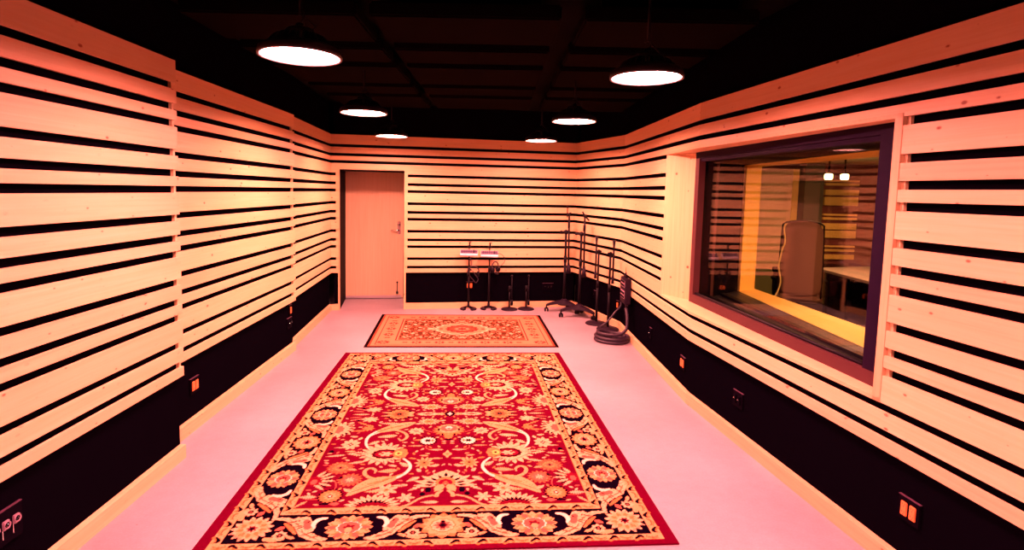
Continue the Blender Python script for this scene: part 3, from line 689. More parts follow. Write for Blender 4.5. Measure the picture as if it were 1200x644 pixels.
# ------------------------------------------------------------------ tall rolling studio booms
def rolling_stand(x,y,ang,zt,lb,tee):
    t=empty('rolling_boom_stand',(x,y,0)); tag(t,lb,'microphone stand','tall rolling boom stands in the corner')
    c=MB(); c.lathe([(0,.09),(.095,.10),(.10,.125),(.06,.160),(.03,.19),(0,.19)],n=24); c.build('base_hub',M['iron'],t)
    for k in range(3):
        a=ang+2*PI*k/3; c_,s_=math.cos(a),math.sin(a); Ln_=.27
        l=MB(); vs=[];fs=[]; st=9
        for i in range(st):
            u=i/(st-1); r=.03+Ln_*u-.03*u; w=.085*(1-u)**1.3+.026*u; zc=.135-.04*u*u; h=.024*(1-u)+.016*u
            for dw,dz in ((-w,-h*.7),(w,-h*.7),(w*.8,h),(-w*.8,h)): vs.append((r*c_-dw*s_,r*s_+dw*c_,zc+dz))
        for i in range(st-1):
            for q in range(4): fs.append((i*4+q,i*4+(q+1)%4,i*4+4+(q+1)%4,i*4+4+q))
        fs+=[(3,2,1,0),tuple(range(st*4-4,st*4))]
        l.add(vs,fs); lo=l.build('leg',M['iron'],t)
        px_,py_=Ln_*c_,Ln_*s_
        l=MB(); l.cyl((px_,py_,.10),(px_,py_,.065),.010); l.rbox((px_,py_,.058),(.03,.04,.03),.005)
        for q in (-1,1): l.cyl((px_+q*.012*c_-0,py_+q*.012*s_,.029),(px_+q*.026*c_,py_+q*.026*s_,.029),.029,n=20)
        l.build('caster',M['metal'],lo)
    c=MB(); c.cyl((0,0,.15),(0,0,.78),.020); c.cyl((0,0,.75),(0,0,1.18),.016); c.build('pole',M['metal'],t)
    c=MB(); c.cyl((0,0,.74),(0,0,.84),.024); c.build('height_clutch',M['metal'],t)
    c=MB(); c.rbox((0,0,1.20),(.06,.045,.055),.01); c.cyl((-.075,-.0,1.20),(.04,0,1.20),.014); c.ball((-.075,0,1.20),.02); c.cyl((0,-.03,1.20),(0,.03,1.20),.032); c.build('swivel_clutch',M['metal'],t)
    bx=.036
    c=MB(); c.cyl((bx,-.02,1.47),(bx+.012,-.02,.70),.013); c.build('boom_arm',M['metal'],t)
    c=MB(); c.cyl((bx+.012,-.02,.74),(bx+.014,-.02,.70),.018); c.cyl((bx+.012,-.02,.71),(bx+.018,-.02,.58),.022,.038,n=24); c.build('counterweight',M['iron'],t)
    c=MB()
    if tee:
        c.tube([(bx-.035,-.02,zt+.02),(bx-.005,-.02,zt-.035),(bx+.065,-.02,zt-.105)],.011); c.ball((bx,-.02,zt-.045),.022); c.cyl((bx,-.02,1.28),(bx,-.02,zt-.04),.011); c.cyl((bx,-.02,1.24),(bx,-.02,1.33),.020)
    else:
        c.cyl((bx-.028,-.02,1.42),(bx-.03,-.02,zt),.008); c.ball((bx-.012,-.02,1.46),.023); c.cyl((bx-.02,-.02,1.465),(bx+.03,-.02,1.485),.013); c.cyl((bx,-.02,1.26),(bx,-.02,1.36),.016); c.cyl((bx-.03,-.02,zt-.02),(bx-.03,-.02,zt+.01),.012)
    c.build('boom_head',M['metal'],t)
rolling_stand(1.03,8.20,math.radians(190),1.58,'left of the two tall rolling boom stands, thin upright tube on top',False)
rolling_stand(1.205,7.84,math.radians(192),1.50,'right of the two tall rolling boom stands, angled bar on top',True)

# ------------------------------------------------------------------ snake box, its cable and the coil
sn=frame_on(B3,B4,s(B3,B4,6.68),.607,'cable_snake_box'); tag(sn,'dark multi-connector snake box mounted on the right wall above the coiled cable','stage box')
b=MB(); b.rbox((0,-.040,0),(.26,.070,.315),.008); b.build('case',M['iron'],sn)
b=MB(); b.rbox((0,-.076,.085),(.20,.005,.085),.002); b.rbox((0,-.076,-.045),(.20,.005,.10),.002); lab=b.build('label_panels',M['silver'],sn)
for k in range(4):
    for r_ in range(4):
        b=MB(); z_=.115-.045*r_-(.05 if r_>1 else 0); b.lathe([(0,0),(.011,0),(.0135,.008),(.015,.008),(.0155,0)],(-.075+.05*k,-.078,z_),16,axis=(0,-1,0)); b.build('connector',M['metal'],sn)
b=MB(); b.tube([(-.09,-.04,.155),(-.09,-.045,.172),(.06,-.045,.172),(.06,-.04,.155)],.007); b.build('carry_handle',M['metal'],sn)
b=MB(); b.cyl((0.08,-.04,-.155),(.08,-.04,-.19),.022,.016); b.build('strain_relief',M['rubber'],sn)
pg=empty('cable_plug',(1.575,6.62,.76)); tag(pg,'slim plug with orange sleeve standing up out of the snake box','plug')
b=MB(); b.cyl((0,0,.015),(0,0,.075),.011,.009); b.build('plug_body',M['iron'],pg)
b=MB(); b.cyl((0,0,.075),(-.006,0,.14),.008,.004); b.build('sleeve',mat('orange_sleeve',(.6,.22,.08),.5),pg)
# coil of thick cable on the floor
cc=(1.425,6.58); pts=[]
turns=[(.198,.021),(.158,.021),(.125,.021),(.190,.058),(.155,.060)]
for ti,(r,z_) in enumerate(turns):
    r2,z2=turns[min(ti+1,len(turns)-1)]
    for k in range(28):
        u=k/28; a=2*PI*u+2.0; uu=max(0,(u-.75)/.25); rr=r*(1-uu)+r2*uu; zz=z_*(1-uu)+z2*uu
        pts.append((cc[0]+rr*math.cos(a)*1.02+.006*math.sin(3*a+ti),cc[1]+rr*math.sin(a)*1.0,zz))
tail=[(cc[0]+.17*math.cos(2.0+q*.6),cc[1]+.17*math.sin(2.0+q*.6),.095+.004*q) for q in range(1,6)]+[(1.565,6.455,.17),(1.585,6.50,.27),(1.588,6.55,.34),(1.588,6.60,.40)]
Q=[Vector(pts[-1])]+[Vector(p) for p in tail]; ext=[]
QQ=[Q[0]]+Q+[Q[-1]]
for i in range(1,len(QQ)-2):
    for k in range(1,9):
        u=k/8; a,b_,c_,d_=QQ[i-1],QQ[i],QQ[i+1],QQ[i+2]; ext.append(tuple(.5*((2*b_)+(-a+c_)*u+(2*a-5*b_+4*c_-d_)*u*u+(-a+3*b_-3*c_+d_)*u**3)))
mb=MB(); mb.tube(pts+ext,.0195,10); o=mb.build('coiled_snake_cable',M['rubber']); tag(o,'thick dark multicore cable coiled on the floor under the snake box','cable')
cable('cable_branch',[(1.30,6.70,.135),(1.40,6.74,.20),(1.50,6.80,.30),(1.575,6.86,.36),(1.59,6.88,.42)],.012,'thinner black lead rising from the coil behind the main cable','cable')
cable('chair_cable',[(3.596, 6.85, 1.458), (3.579, 6.85, 1.394), (3.6, 6.85, 1.234), (3.574, 6.85, 1.147), (3.555, 6.85, 1.039), (3.542, 6.85, 0.91), (3.574, 6.85, 0.748), (3.555, 6.85, 0.628), (3.508, 6.85, 0.518), (3.472, 6.85, 0.419), (3.437, 6.85, 0.122), (3.44, 6.86, 0.022)],.010,'thin yellow cable hanging beside the office chair behind the glass','cable')
bpy.data.objects['chair_cable'].data.materials[0]=mat('yellow_cable',(.9,.7,.3),.5)

# ------------------------------------------------------------------ rugs: woven pattern drawn in rug metres, mirrored in both axes
class Cloth:
    def __init__(s,hu,hv,du,dv):
        s.nu=int(round(hu/du)); s.nv=int(round(hv/dv))
        s.U,s.V=np.meshgrid((np.arange(s.nu+1))*hu/s.nu,(np.arange(s.nv+1))*hv/s.nv); s.col=np.zeros(s.U.shape+(3,)); s.rs=np.random.RandomState(3)
        s.wob=None
    def paint(s,mask,c): s.col[mask]=c
    def band(s,u0,u1,v0,v1,c): s.paint((s.U>=u0)&(s.U<=u1)&(s.V>=v0)&(s.V<=v1),c)
    def burst(s,cu,cv,ru,rv,c,n=12,dep=.3,ph=0.,clip=None,sharp=False):
        x=(s.U-cu)/ru; y=(s.V-cv)/rv; a=np.arctan2(y,x)+ph; r=np.hypot(x,y)
        t=np.abs(((a*n/(2*PI))%1)*2-1); t=t if sharp else t**.75
        m=r<(1-dep+dep*t)
        if clip is not None: m&=clip
        s.paint(m,c)
    def leaf(s,cu,cv,ang,L,w,c,ser=0,vein=None):
        a=math.radians(ang); x=((s.U-cu)*math.cos(a)+(s.V-cv)*math.sin(a))/L*2; y=(-(s.U-cu)*math.sin(a)+(s.V-cv)*math.cos(a))/w*2
        prof=(1-np.clip(x,-1,1)**2)*(1-.35*x)
        if ser: prof=prof*(.42+.58*np.abs(((x*ser)%1)*2-1))
        m=(np.abs(x)<1)&(np.abs(y)<prof); s.paint(m,c)
        if vein is not None: s.paint((np.abs(x)<.6)&(np.abs(y)<.10),vein)
    def stroke(s,pts,ws,c,ser=0,serw=.0):
        Pn=[np.array(p,float) for p in pts]; Q=[Pn[0]]+Pn+[Pn[-1]]; out=[];W=[]
        for i in range(1,len(Q)-2):
            for k in range(10):
                u=k/10; a,b_,c_,d_=Q[i-1],Q[i],Q[i+1],Q[i+2]
                out.append(.5*((2*b_)+(-a+c_)*u+(2*a-5*b_+4*c_-d_)*u*u+(-a+3*b_-3*c_+d_)*u**3)); W.append(ws[i-1]*(1-u)+ws[i]*u)
        out.append(Pn[-1]);W.append(ws[-1]); out=np.array(out)
        lo=out.min(0)-.08; hi=out.max(0)+.08
        sel=np.where((s.U>lo[0])&(s.U<hi[0])&(s.V>lo[1])&(s.V<hi[1])); uu=s.U[sel];vv=s.V[sel]; m=np.zeros(uu.shape,bool)
        for k,(p,w_) in enumerate(zip(out,W)):
            ww=w_*(1+serw*abs(((k*ser/10)%1)*2-1)) if ser else w_
            m|=(uu-p[0])**2+(vv-p[1])**2<ww*ww
        s.col[sel[0][m],sel[1][m]]=c
    def mesh(s,name,quad,th,mtl,wave=.0):
        """quad = NL,NR,FR,FL world corners; +u mirrored to both sides, +v towards the near edge"""
        nu,nv=s.nu,s.nv
        full=np.concatenate([s.col[:, :0:-1],s.col],1); full=np.concatenate([full[:0:-1],full],0)   # rows: -v .. +v
        H,Wd=full.shape[:2]
        t=np.linspace(1,0,H)[:,None]; q=np.linspace(0,1,Wd)[None,:]      # first row = far
        NLq,NRq,FRq,FLq=[np.array(p) for p in quad]
        X=[NLq[k]*(1-q)*(1-t)+NRq[k]*q*(1-t)+FRq[k]*q*t+FLq[k]*(1-q)*t for k in (0,1)]
        Z=th+.0006*np.sin(np.arange(H)[:,None]*1.7)*np.cos(np.arange(Wd)[None,:]*1.3)+0*t*q
        co_=np.stack([X[0]+0*t*q,X[1]+0*t*q,Z],-1).reshape(-1,3); nV=H*Wd
        idx=np.arange(nV).reshape(H,Wd); quads=np.stack([idx[1:,:-1],idx[1:,1:],idx[:-1,1:],idx[:-1,:-1]],-1).reshape(-1,4)
        ring=np.concatenate([idx[-1,:],idx[-2::-1,-1],idx[0,-2::-1],idx[1:-1,0]])
        low=co_[ring].copy(); low[:,2]=.0005; n=len(ring); li=np.arange(nV,nV+n)
        sk=np.stack([li,np.roll(li,-1),np.roll(ring,-1),ring],-1)
        co_=np.concatenate([co_,low]); quads=np.concatenate([quads,sk])
        cols=np.concatenate([full.reshape(-1,3),full.reshape(-1,3)[ring]])
        me=bpy.data.meshes.new(name); me.vertices.add(len(co_)); me.vertices.foreach_set('co',co_.astype(np.float32).ravel())
        me.loops.add(quads.size); me.loops.foreach_set('vertex_index',quads.astype(np.int32).ravel())
        me.polygons.add(len(quads)); me.polygons.foreach_set('loop_start',np.arange(0,quads.size,4,dtype=np.int32)); me.polygons.foreach_set('loop_total',np.full(len(quads),4,np.int32))
        me.update(calc_edges=True)
        ca=me.color_attributes.new('weave','FLOAT_COLOR','POINT'); ca.data.foreach_set('color',np.concatenate([cols,np.ones((len(cols),1))],1).astype(np.float32).ravel())
        me.materials.append(mtl); o=bpy.data.objects.new(name,me); C.objects.link(o); return o
def rugmat(name):
    m=bpy.data.materials.new(name); m.use_nodes=True; nt=m.node_tree; b=nt.nodes['Principled BSDF']; L=nt.links.new
    a=nd(nt,'ShaderNodeAttribute',attribute_name='weave'); tc=nd(nt,'ShaderNodeTexCoord'); n=nd(nt,'ShaderNodeTexNoise',i_Scale=160.0,i_Detail=2.0); L(tc.outputs['Object'],n.inputs['Vector'])
    mp=nd(nt,'ShaderNodeMapRange'); mp.inputs['To Min'].default_value=.82; mp.inputs['To Max'].default_value=1.12; L(n.outputs['Fac'],mp.inputs['Value'])
    h=nd(nt,'ShaderNodeHueSaturation'); L(a.outputs['Color'],h.inputs['Color']); L(mp.outputs['Result'],h.inputs['Value']); L(h.outputs['Color'],b.inputs['Base Color'])
    b.inputs['Roughness'].default_value=.95; b.inputs['Specular IOR Level'].default_value=.0
    return m
RED=(.068,.0005,.0095);DRED=(.06,.002,.006);CR=(.56,.29,.15);CR2=(.50,.225,.095);OR=(.46,.125,.038);OR2=(.32,.065,.028);SAL=(.34,.07,.045);PW=(.62,.42,.30);NV=(.0022,.0006,.0035);BR=(.15,.06,.02)
g=Cloth(1.20,1.67,.004,.005)
g.band(0,1.2,0,1.67,RED)
# borders: outer guard, navy band, inner guard, field
g.band(0,1.137,0,1.632,CR2); g.band(0,1.086,0,1.588,NV)
def guard(axis,c0,c1,lim,outer):
    # cream strip with a running leaf and small dark ticks
    mid=(c0+c1)/2; k=0; p=.068
    while p<lim:
        if k%2==0:
            pts=[(p-.022,mid+.014),(p+.006,mid-.008),(p+.022,mid+.004)]; col_,w_=NV,.0105
        else:
            pts=[(p-.03,mid-.008),(p,mid+.008),(p+.03,mid-.004)]; col_,w_=BR,.0045
        q=[(a,b) if axis=='v' else (b,a) for a,b in pts]
        sh=[(a,b+.010) if axis=='v' else (b+.010,a) for a,b in pts]
        g.stroke(sh,[w_*.9]*3,OR,0)
        g.stroke(q,[w_*.5,w_,w_*.45],col_)
        p+=.0675; k+=1
def scroll(axis,c,a,b,flip=1,s=1):
    """leafy S between two palmettes: along coordinate a->b, c = band centre"""
    L_=b-a; T_=lambda x,y:(a+x*L_,c+y*flip) if axis=='v' else (c+y*flip,a+x*L_)
    g.stroke([T_(.0,-.088),T_(.20,-.082),T_(.42,-.035),T_(.62,.045),T_(.85,.09),T_(1.0,.095)],[.008,.012,.017,.022,.017,.007],CR,ser=4,serw=.35)
    g.stroke([T_(.25,-.078),T_(.46,-.025),T_(.64,.05),(T_(.84,.09))],[.002,.006,.007,.003],OR2)
    g.stroke([T_(.52,-.075),T_(.58,-.03),T_(.66,.02)],[.017,.024,.016],CR,ser=3,serw=.6)
    g.stroke([T_(.56,-.06),T_(.62,-.01)],[.012,.014],SAL,ser=4,serw=.5)
    g.stroke([T_(.88,-.085),T_(.76,-.075),T_(.70,-.035),T_(.74,.0)],[.008,.013,.013,.006],PW)
    g.stroke([T_(.86,-.06),T_(.80,-.02),T_(.84,.05)],[.004,.013,.004],NV)
    g.stroke([T_(.02,.085),T_(.14,.092),T_(.30,.088)],[.010,.014,.006],CR2,ser=3,serw=.5); g.stroke([T_(.20,-.045),T_(.33,-.005),T_(.46,.045)],[.005,.013,.006],OR)
    for q_,r_ in ((.30,-.055),(.47,-.02),(.62,.055),(.80,.075)):
        cu,cv=T_(q_,r_); g.leaf(cu,cv,25 if axis=='v' else 65,.045,.014,OR2)
    for q_,r_,n_ in ((.36,-.062,.05),(.50,-.005,.045),(.70,.040,.05),(.60,-.055,.035)):
        cu,cv=T_(q_,r_); g.leaf(cu,cv,35 if axis=='v' else 55,n_,.009,NV)
    # daisy in the hollow
    cu,cv=T_(.22,.058); g.burst(cu,cv,.040,.040,CR,n=8,dep=.35); g.burst(cu,cv,.018,.018,NV,n=6,dep=.2); g.burst(cu,cv,.007,.007,SAL,n=6)
    cu,cv=T_(.16,.0); g.leaf(cu,cv,30 if axis=='v' else 60,.055,.03,SAL)
    cu,cv=T_(.40,.075); g.leaf(cu,cv,-20 if axis=='v' else 110,.06,.022,CR2)
    cu,cv=T_(.40,-.085); g.burst(cu,cv,.024,.02,CR,n=5,dep=.5)
def palm(cu,cv,ru,rv,kind,clipu=None):
    if kind=='rosette':
        g.burst(cu,cv,ru,rv,OR,n=12,dep=.22); g.burst(cu,cv,ru*.86,rv*.86,CR2,n=12,dep=.25,ph=.2); g.burst(cu,cv,ru*.56,rv*.56,OR,n=10,dep=.1); g.burst(cu,cv,ru*.50,rv*.50,CR,n=10,dep=.1)
        g.burst(cu,cv,ru*.40,rv*.40,SAL,n=9,dep=.45); g.burst(cu,cv,ru*.2,rv*.26,(.045,.001,.006),n=5,dep=.3); g.burst(cu,cv-.3*rv,ru*.08,rv*.1,NV,n=4); g.burst(cu,cv,ru*.11,rv*.14,NV,n=3,dep=.3)
    elif kind=='shell':
        g.burst(cu,cv,ru,rv,CR2,n=16,dep=.22); g.burst(cu,cv,ru*.90,rv*.88,OR,n=16,dep=.2)
        for k in range(12):
            a=2*PI*k/12; g.leaf(cu+ru*.72*math.cos(a),cv+rv*.72*math.sin(a),math.degrees(math.atan2(rv*math.sin(a),ru*math.cos(a))),.052,.030,CR2 if k%2 else SAL)
        g.burst(cu,cv,ru*.56,rv*.50,PW,n=12,dep=.15); g.burst(cu,cv,ru*.47,rv*.47,SAL,n=12,dep=.1); g.burst(cu,cv,ru*.26,rv*.26,(.07,.001,.008),n=5,dep=.5); g.burst(cu,cv+.2*rv,ru*.16,rv*.2,CR2,n=6,dep=.1)
    elif kind=='corner':
        g.burst(cu,cv,ru,rv,CR,n=15,dep=.32); g.burst(cu,cv,ru*.78,rv*.78,CR2,n=13,dep=.25,ph=.3)
        for k in range(9):
            a=2*PI*k/9+.2; g.leaf(cu+ru*.52*math.cos(a),cv+rv*.52*math.sin(a),math.degrees(a),.042,.022,OR)
        g.burst(cu,cv,ru*.40,rv*.40,CR,n=10,dep=.15); g.burst(cu,cv,ru*.28,rv*.28,(.07,.001,.008),n=7,dep=.5,sharp=True); g.burst(cu,cv,ru*.10,rv*.10,NV,n=6)
vb=1.471; ub=.984
scroll('v',vb,.085,.385,1); scroll('v',vb,.885,.585,1)
scroll('u',ub,1.385,1.06,1); scroll('u',ub,.565,.87,1); scroll('u',ub,.39,.09,1)
palm(0,vb,.125,.112,'rosette'); palm(.486,vb,.125,.108,'shell'); palm(.978,vb-.005,.108,.110,'corner')
palm(ub,.965,.094,.105,'shell'); palm(ub,.478,.094,.105,'rosette'); palm(ub,0,.094,.105,'shell')
# inner guard + field
g.band(0,.884,0,1.354,NV); g.band(0,.878,0,1.348,CR2); g.band(0,.826,0,1.292,RED)
guard('v',1.588,1.632,1.13,1); guard('u',1.086,1.137,1.62,1); guard('v',1.297,1.348,.86,0); guard('u',.829,.878,1.33,0)
FM=(g.U<.826)&(g.V<1.292)
def dark_flower(cu,cv,ru,rv,c1=OR,c2=CR):
    g.burst(cu,cv,ru*1.18,rv*1.18,NV,n=20,dep=.22,sharp=True); g.burst(cu,cv,ru*.97,rv*.97,c1,n=16,dep=.2); g.burst(cu,cv,ru*.6,rv*.6,c2,n=8,dep=.4); g.burst(cu,cv,ru*.32,rv*.32,NV,n=5,dep=.6); g.burst(cu,cv,ru*.13,rv*.13,PW,n=5)
def plain(cu,cv,ru,rv,c=CR,cen=NV,n=9):
    g.burst(cu,cv,ru,rv,c,n=n,dep=.38); g.burst(cu,cv,ru*.34,rv*.34,cen,n=4,dep=.7); g.burst(cu,cv,ru*.1,rv*.1,PW,n=4)
# centre line
g.burst(.174,.0,.095,.036,CR,n=14,dep=.3); g.burst(.174,0,.05,.012,SAL,n=10,dep=.2)
g.burst(.065,.0,.04,.03,CR2,n=8,dep=.4); g.burst(0,0,.052,.060,NV,n=8,dep=.4); g.burst(0,0,.022,.035,PW,n=4,dep=.6)
g.burst(.156,.145,.088,.062,CR,n=14,dep=.3); g.burst(.156,.145,.045,.032,OR,n=10,dep=.25); g.leaf(.055,.13,10,.06,.03,CR,3)
g.burst(0,.30,.122,.105,OR,n=18,dep=.3); g.burst(0,.275,.085,.075,CR2,n=12,dep=.1); g.burst(0,.27,.07,.055,SAL,n=10,dep=.2); g.burst(0,.26,.03,.03,PW,n=6)
g.burst(0,.40,.036,.045,OR,n=8,dep=.3); g.burst(.075,.29,.012,.028,NV,n=6,dep=.4); g.burst(.045,.37,.010,.018,NV,n=6); g.burst(0,.455,.03,.014,NV,n=10,dep=.4)
g.stroke([(.20,.24),(.17,.30),(.12,.33)],[.004]*3,SAL)
g.burst(.143,.472,.073,.080,NV,n=18,dep=.3,sharp=True); g.burst(.143,.472,.056,.060,PW,n=14,dep=.25); g.burst(.143,.47,.028,.028,NV,n=6,dep=.6); g.burst(.11,.47,.012,.02,OR,n=6)
plain(.239,.313,.062,.062); 
dark_flower(.40,.0,.098,.10,OR,OR2); g.leaf(.50,.03,8,.09,.03,CR2,3); g.leaf(.31,.03,-8,.06,.03,CR2)
g.burst(0,.674,.032,.055,CR2,n=4,dep=.45,sharp=True); g.burst(0,.674,.014,.022,OR,n=4,dep=.4)
g.burst(.147,.793,.066,.085,CR2,n=10,dep=.5,sharp=True); g.burst(.147,.793,.040,.05,OR,n=9,dep=.3); g.burst(.147,.79,.012,.014,BR,n=6)
# the two feathered sickles and the big palmette between them
g.stroke([(.44,.615),(.53,.584),(.574,.494),(.568,.385),(.50,.305),(.42,.255)],[.008,.010,.010,.012,.024,.030],PW)
g.stroke([(.50,.305),(.42,.255),(.34,.205),(.27,.165)],[.018,.034,.030,.008],CR2,ser=5,serw=.5); g.stroke([(.54,.345),(.46,.275),(.36,.215)],[.004,.012,.008],OR)
g.stroke([(.44,.275),(.36,.31),(.31,.36),(.30,.42),(.33,.465),(.358,.43)],[.012,.012,.012,.011,.009,.006],CR2)
g.leaf(.44,.395,10,.15,.062,CR,5); g.leaf(.52,.50,40,.10,.05,CR,3); g.leaf(.44,.18,-8,.20,.05,CR,6,NV); g.leaf(.60,.21,-25,.08,.03,OR,2); g.burst(.60,.26,.05,.045,OR,n=8,dep=.5)
g.burst(.435,.655,.155,.165,CR,n=17,dep=.34); g.leaf(.60,.655,0,.14,.07,CR,4); g.leaf(.595,.655,0,.07,.012,(.07,.002,.005))
g.burst(.414,.663,.096,.070,(.028,.001,.004),n=12,dep=.1); g.burst(.414,.663,.074,.047,(.10,.002,.012),n=12,dep=.1); g.burst(.414,.663,.052,.036,CR,n=6,dep=.5)
g.burst(.315,.657,.052,.078,OR,n=8,dep=.15); g.burst(.328,.657,.028,.030,(.55,.35,.08),n=8,dep=.1); g.burst(.328,.657,.012,.016,NV,n=6)
g.stroke([(.286,.733),(.245,.79),(.233,.860),(.265,.935),(.33,.985),(.40,1.02)],[.008,.010,.011,.012,.020,.030],PW)
g.stroke([(.33,.985),(.42,1.025),(.49,1.075),(.56,1.165)],[.020,.040,.032,.006],CR2,ser=5,serw=.5); g.stroke([(.27,.925),(.36,.99),(.46,1.045)],[.004,.012,.008],OR)
g.stroke([(.40,1.0),(.47,.965),(.505,.92),(.505,.87),(.475,.852),(.445,.88),(.445,.915)],[.014,.013,.013,.012,.011,.009,.005],CR2)
g.leaf(.368,.89,8,.13,.06,CR2,5); g.leaf(.275,.81,-40,.09,.05,CR,3)
plain(.675,.516,.068,.085); g.leaf(.72,.56,5,.12,.022,CR); g.leaf(.655,.62,0,.07,.02,CR2); g.leaf(.625,.43,70,.05,.025,CR)
g.burst(.80,.275,.11,.14,CR,n=15,dep=.34,clip=FM); g.burst(.825,.275,.055,.07,SAL,n=9,dep=.2,clip=FM)
for a in (-60,-35,-10,15,40,62): g.leaf(.80-.075*math.cos(math.radians(a)),.275+.10*math.sin(math.radians(a)),-a,.045,.018,NV)
g.leaf(.66,.30,0,.10,.03,OR,3)
g.leaf(.74,.68,10,.13,.032,CR,4); g.burst(.78,.62,.02,.022,NV,n=8,dep=.4)
g.burst(.671,.841,.088,.082,OR2,n=17,dep=.25); g.burst(.671,.841,.050,.045,OR,n=12,dep=.2); g.burst(.671,.841,.03,.018,SAL,n=9)
g.leaf(.582,.775,15,.11,.038,CR,4); g.leaf(.595,.865,-15,.07,.03,CR2,3)
g.burst(.582,.991,.080,.080,OR2,n=15,dep=.35); g.burst(.582,.991,.05,.05,SAL,n=11,dep=.3); g.burst(.582,.991,.028,.032,CR,n=7,dep=.6); g.burst(.64,.965,.02,.02,NV,n=8,dep=.5)
g.stroke([(.70,1.0),(.665,1.01),(.648,1.06),(.65,1.11)],[.004]*4,SAL)
dark_flower(.656,1.17,.066,.070,OR,CR2); g.leaf(.675,1.25,0,.08,.025,NV,4); g.leaf(.615,1.25,0,.06,.032,SAL); g.leaf(.785,1.175,0,.11,.045,CR,4); g.stroke([(.72,1.2),(.78,1.2)],[.004,.004],SAL); g.leaf(.80,1.25,50,.09,.03,CR2,3)
for a,l_ in ((-62,.10),(-42,.12),(-22,.135),(0,.14),(22,.135),(44,.12)):
    r_=math.radians(a); g.leaf(.805-.07*math.cos(r_),1.00+.085*math.sin(r_),-a,l_,.034,CR,3)
for a in (-52,-31,-10,12,33): 
    r_=math.radians(a); g.leaf(.80-.085*math.cos(r_),1.00+.10*math.sin(r_),-a,.07,.012,NV)
g.burst(.79,1.0,.045,.06,(.10,.002,.010),n=8,dep=.2,clip=FM); g.burst(.79,1.01,.022,.03,SAL,n=6,dep=.2)
g.burst(.401,1.292,.165,.135,CR,n=24,dep=.3,clip=FM); g.burst(.401,1.292,.125,.085,NV,n=26,dep=.3,clip=FM,sharp=True); g.burst(.401,1.292,.105,.055,(.08,.001,.008),n=20,dep=.2,clip=FM); g.burst(.401,1.292,.07,.02,CR2,n=12,dep=.3,clip=FM)
g.burst(.223,1.20,.055,.055,CR,n=6,dep=.72); 
g.burst(.347,1.113,.075,.072,CR,n=7,dep=.62); g.burst(.347,1.113,.02,.02,OR,n=6)
g.leaf(.42,1.125,5,.10,.04,CR2,3); g.leaf(.573,1.107,-35,.06,.032,CR); g.leaf(.274,1.065,3,.11,.035,CR,4); g.leaf(.18,1.10,35,.10,.035,CR,2); g.leaf(.20,.996,35,.095,.05,CR,4); g.leaf(.174,.886,-60,.055,.028,CR); g.leaf(.23,.73,-15,.06,.02,OR); g.leaf(.157,.692,-5,.06,.022,CR2)
g.leaf(.085,.735,3,.12,.020,CR2); g.leaf(.079,.83,20,.075,.04,CR,3); g.stroke([(.15,.55),(.145,.59),(.11,.61)],[.004]*3,SAL); g.leaf(.08,.61,0,.10,.032,CR,4)
g.leaf(.225,.55,0,.10,.028,CR2,4); g.leaf(.215,.46,0,.06,.02,OR)
g.leaf(.24,.185,0,.06,.022,CR); g.burst(.31,.0,.02,.03,CR2,n=6)
# side sprays near the centre line
g.burst(.612,.097,.070,.055,CR,n=8,dep=.55); g.stroke([(.60,.05),(.68,.085),(.76,.115)],[.006,.005,.004],CR); g.leaf(.70,.0,0,.13,.035,CR,4); g.leaf(.735,.06,10,.10,.03,SAL,3); g.burst(.70,.115,.012,.014,NV); g.leaf(.66,.17,-35,.11,.03,OR,2); g.leaf(.745,.165,20,.05,.03,CR)
# big lower palmette on the centre line
for a in range(-78,79,26):
    r_=math.radians(a); g.leaf(.105*math.sin(abs(r_)) if a>=0 else -1,1.035-.085*math.cos(r_),90-a,.13,.050,CR,0)
for (u_,v_,an,l_,w_) in ((.0,.955,90,.10,.06),(.05,.975,62,.12,.048),(.095,1.0,38,.14,.046),(.125,1.035,18,.15,.044),(.125,1.07,2,.14,.036)): g.leaf(u_,v_,-an,l_,w_,CR)
for (u_,v_,an) in ((.0,.945,90),(.035,.975,60),(.072,1.0,40),(.095,1.035,20),(.10,1.065,5)): g.leaf(u_,v_,-an,.055,.020,NV)
g.burst(0,1.035,.062,.062,OR,n=10,dep=.08); g.burst(0,1.04,.044,.042,(.09,.001,.010),n=8,dep=.1); g.burst(0,1.045,.02,.026,OR2,n=5,dep=.5)
g.leaf(.038,1.10,60,.095,.055,CR2); g.stroke([(.02,1.13),(.045,1.165),(.047,1.185)],[.010,.012,.014],CR2)
g.stroke([(.047,1.18),(.09,1.185),(.14,1.21),(.20,1.27),(.24,1.295)],[.008,.008,.008,.009,.010],CR2)
g.burst(.10,1.12,.020,.03,NV,n=6,dep=.3); g.burst(.13,1.165,.018,.02,NV,n=5,dep=.3); g.leaf(.085,1.25,0,.10,.04,CR,4)
for cu,cv,ru,rv in ((.174,0,.05,.012),(.156,.145,.03,.012),(0,.27,.03,.02),(.40,0,.045,.03),(.147,.793,.02,.02),(.671,.841,.02,.03),(.347,1.113,.014,.016),(.435,.655,.02,.02)):
    g.burst(cu,cv,ru*.6,rv*.6,NV,n=7,dep=.6)
for k in range(14):
    a=2*PI*k/14; g.leaf(.435+.12*math.cos(a),.655+.125*math.sin(a),math.degrees(a),.040,.007,(.10,.004,.008))
    g.leaf(.156+.062*math.cos(a),.145+.044*math.sin(a),math.degrees(a),.022,.006,(.10,.004,.008))
for k in range(9):
    t_=k/8; g.leaf(.50-.20*t_,.285-.095*t_,155,.030,.006,NV); g.leaf(.36+.17*t_,1.0+.12*t_,30,.030,.006,NV)
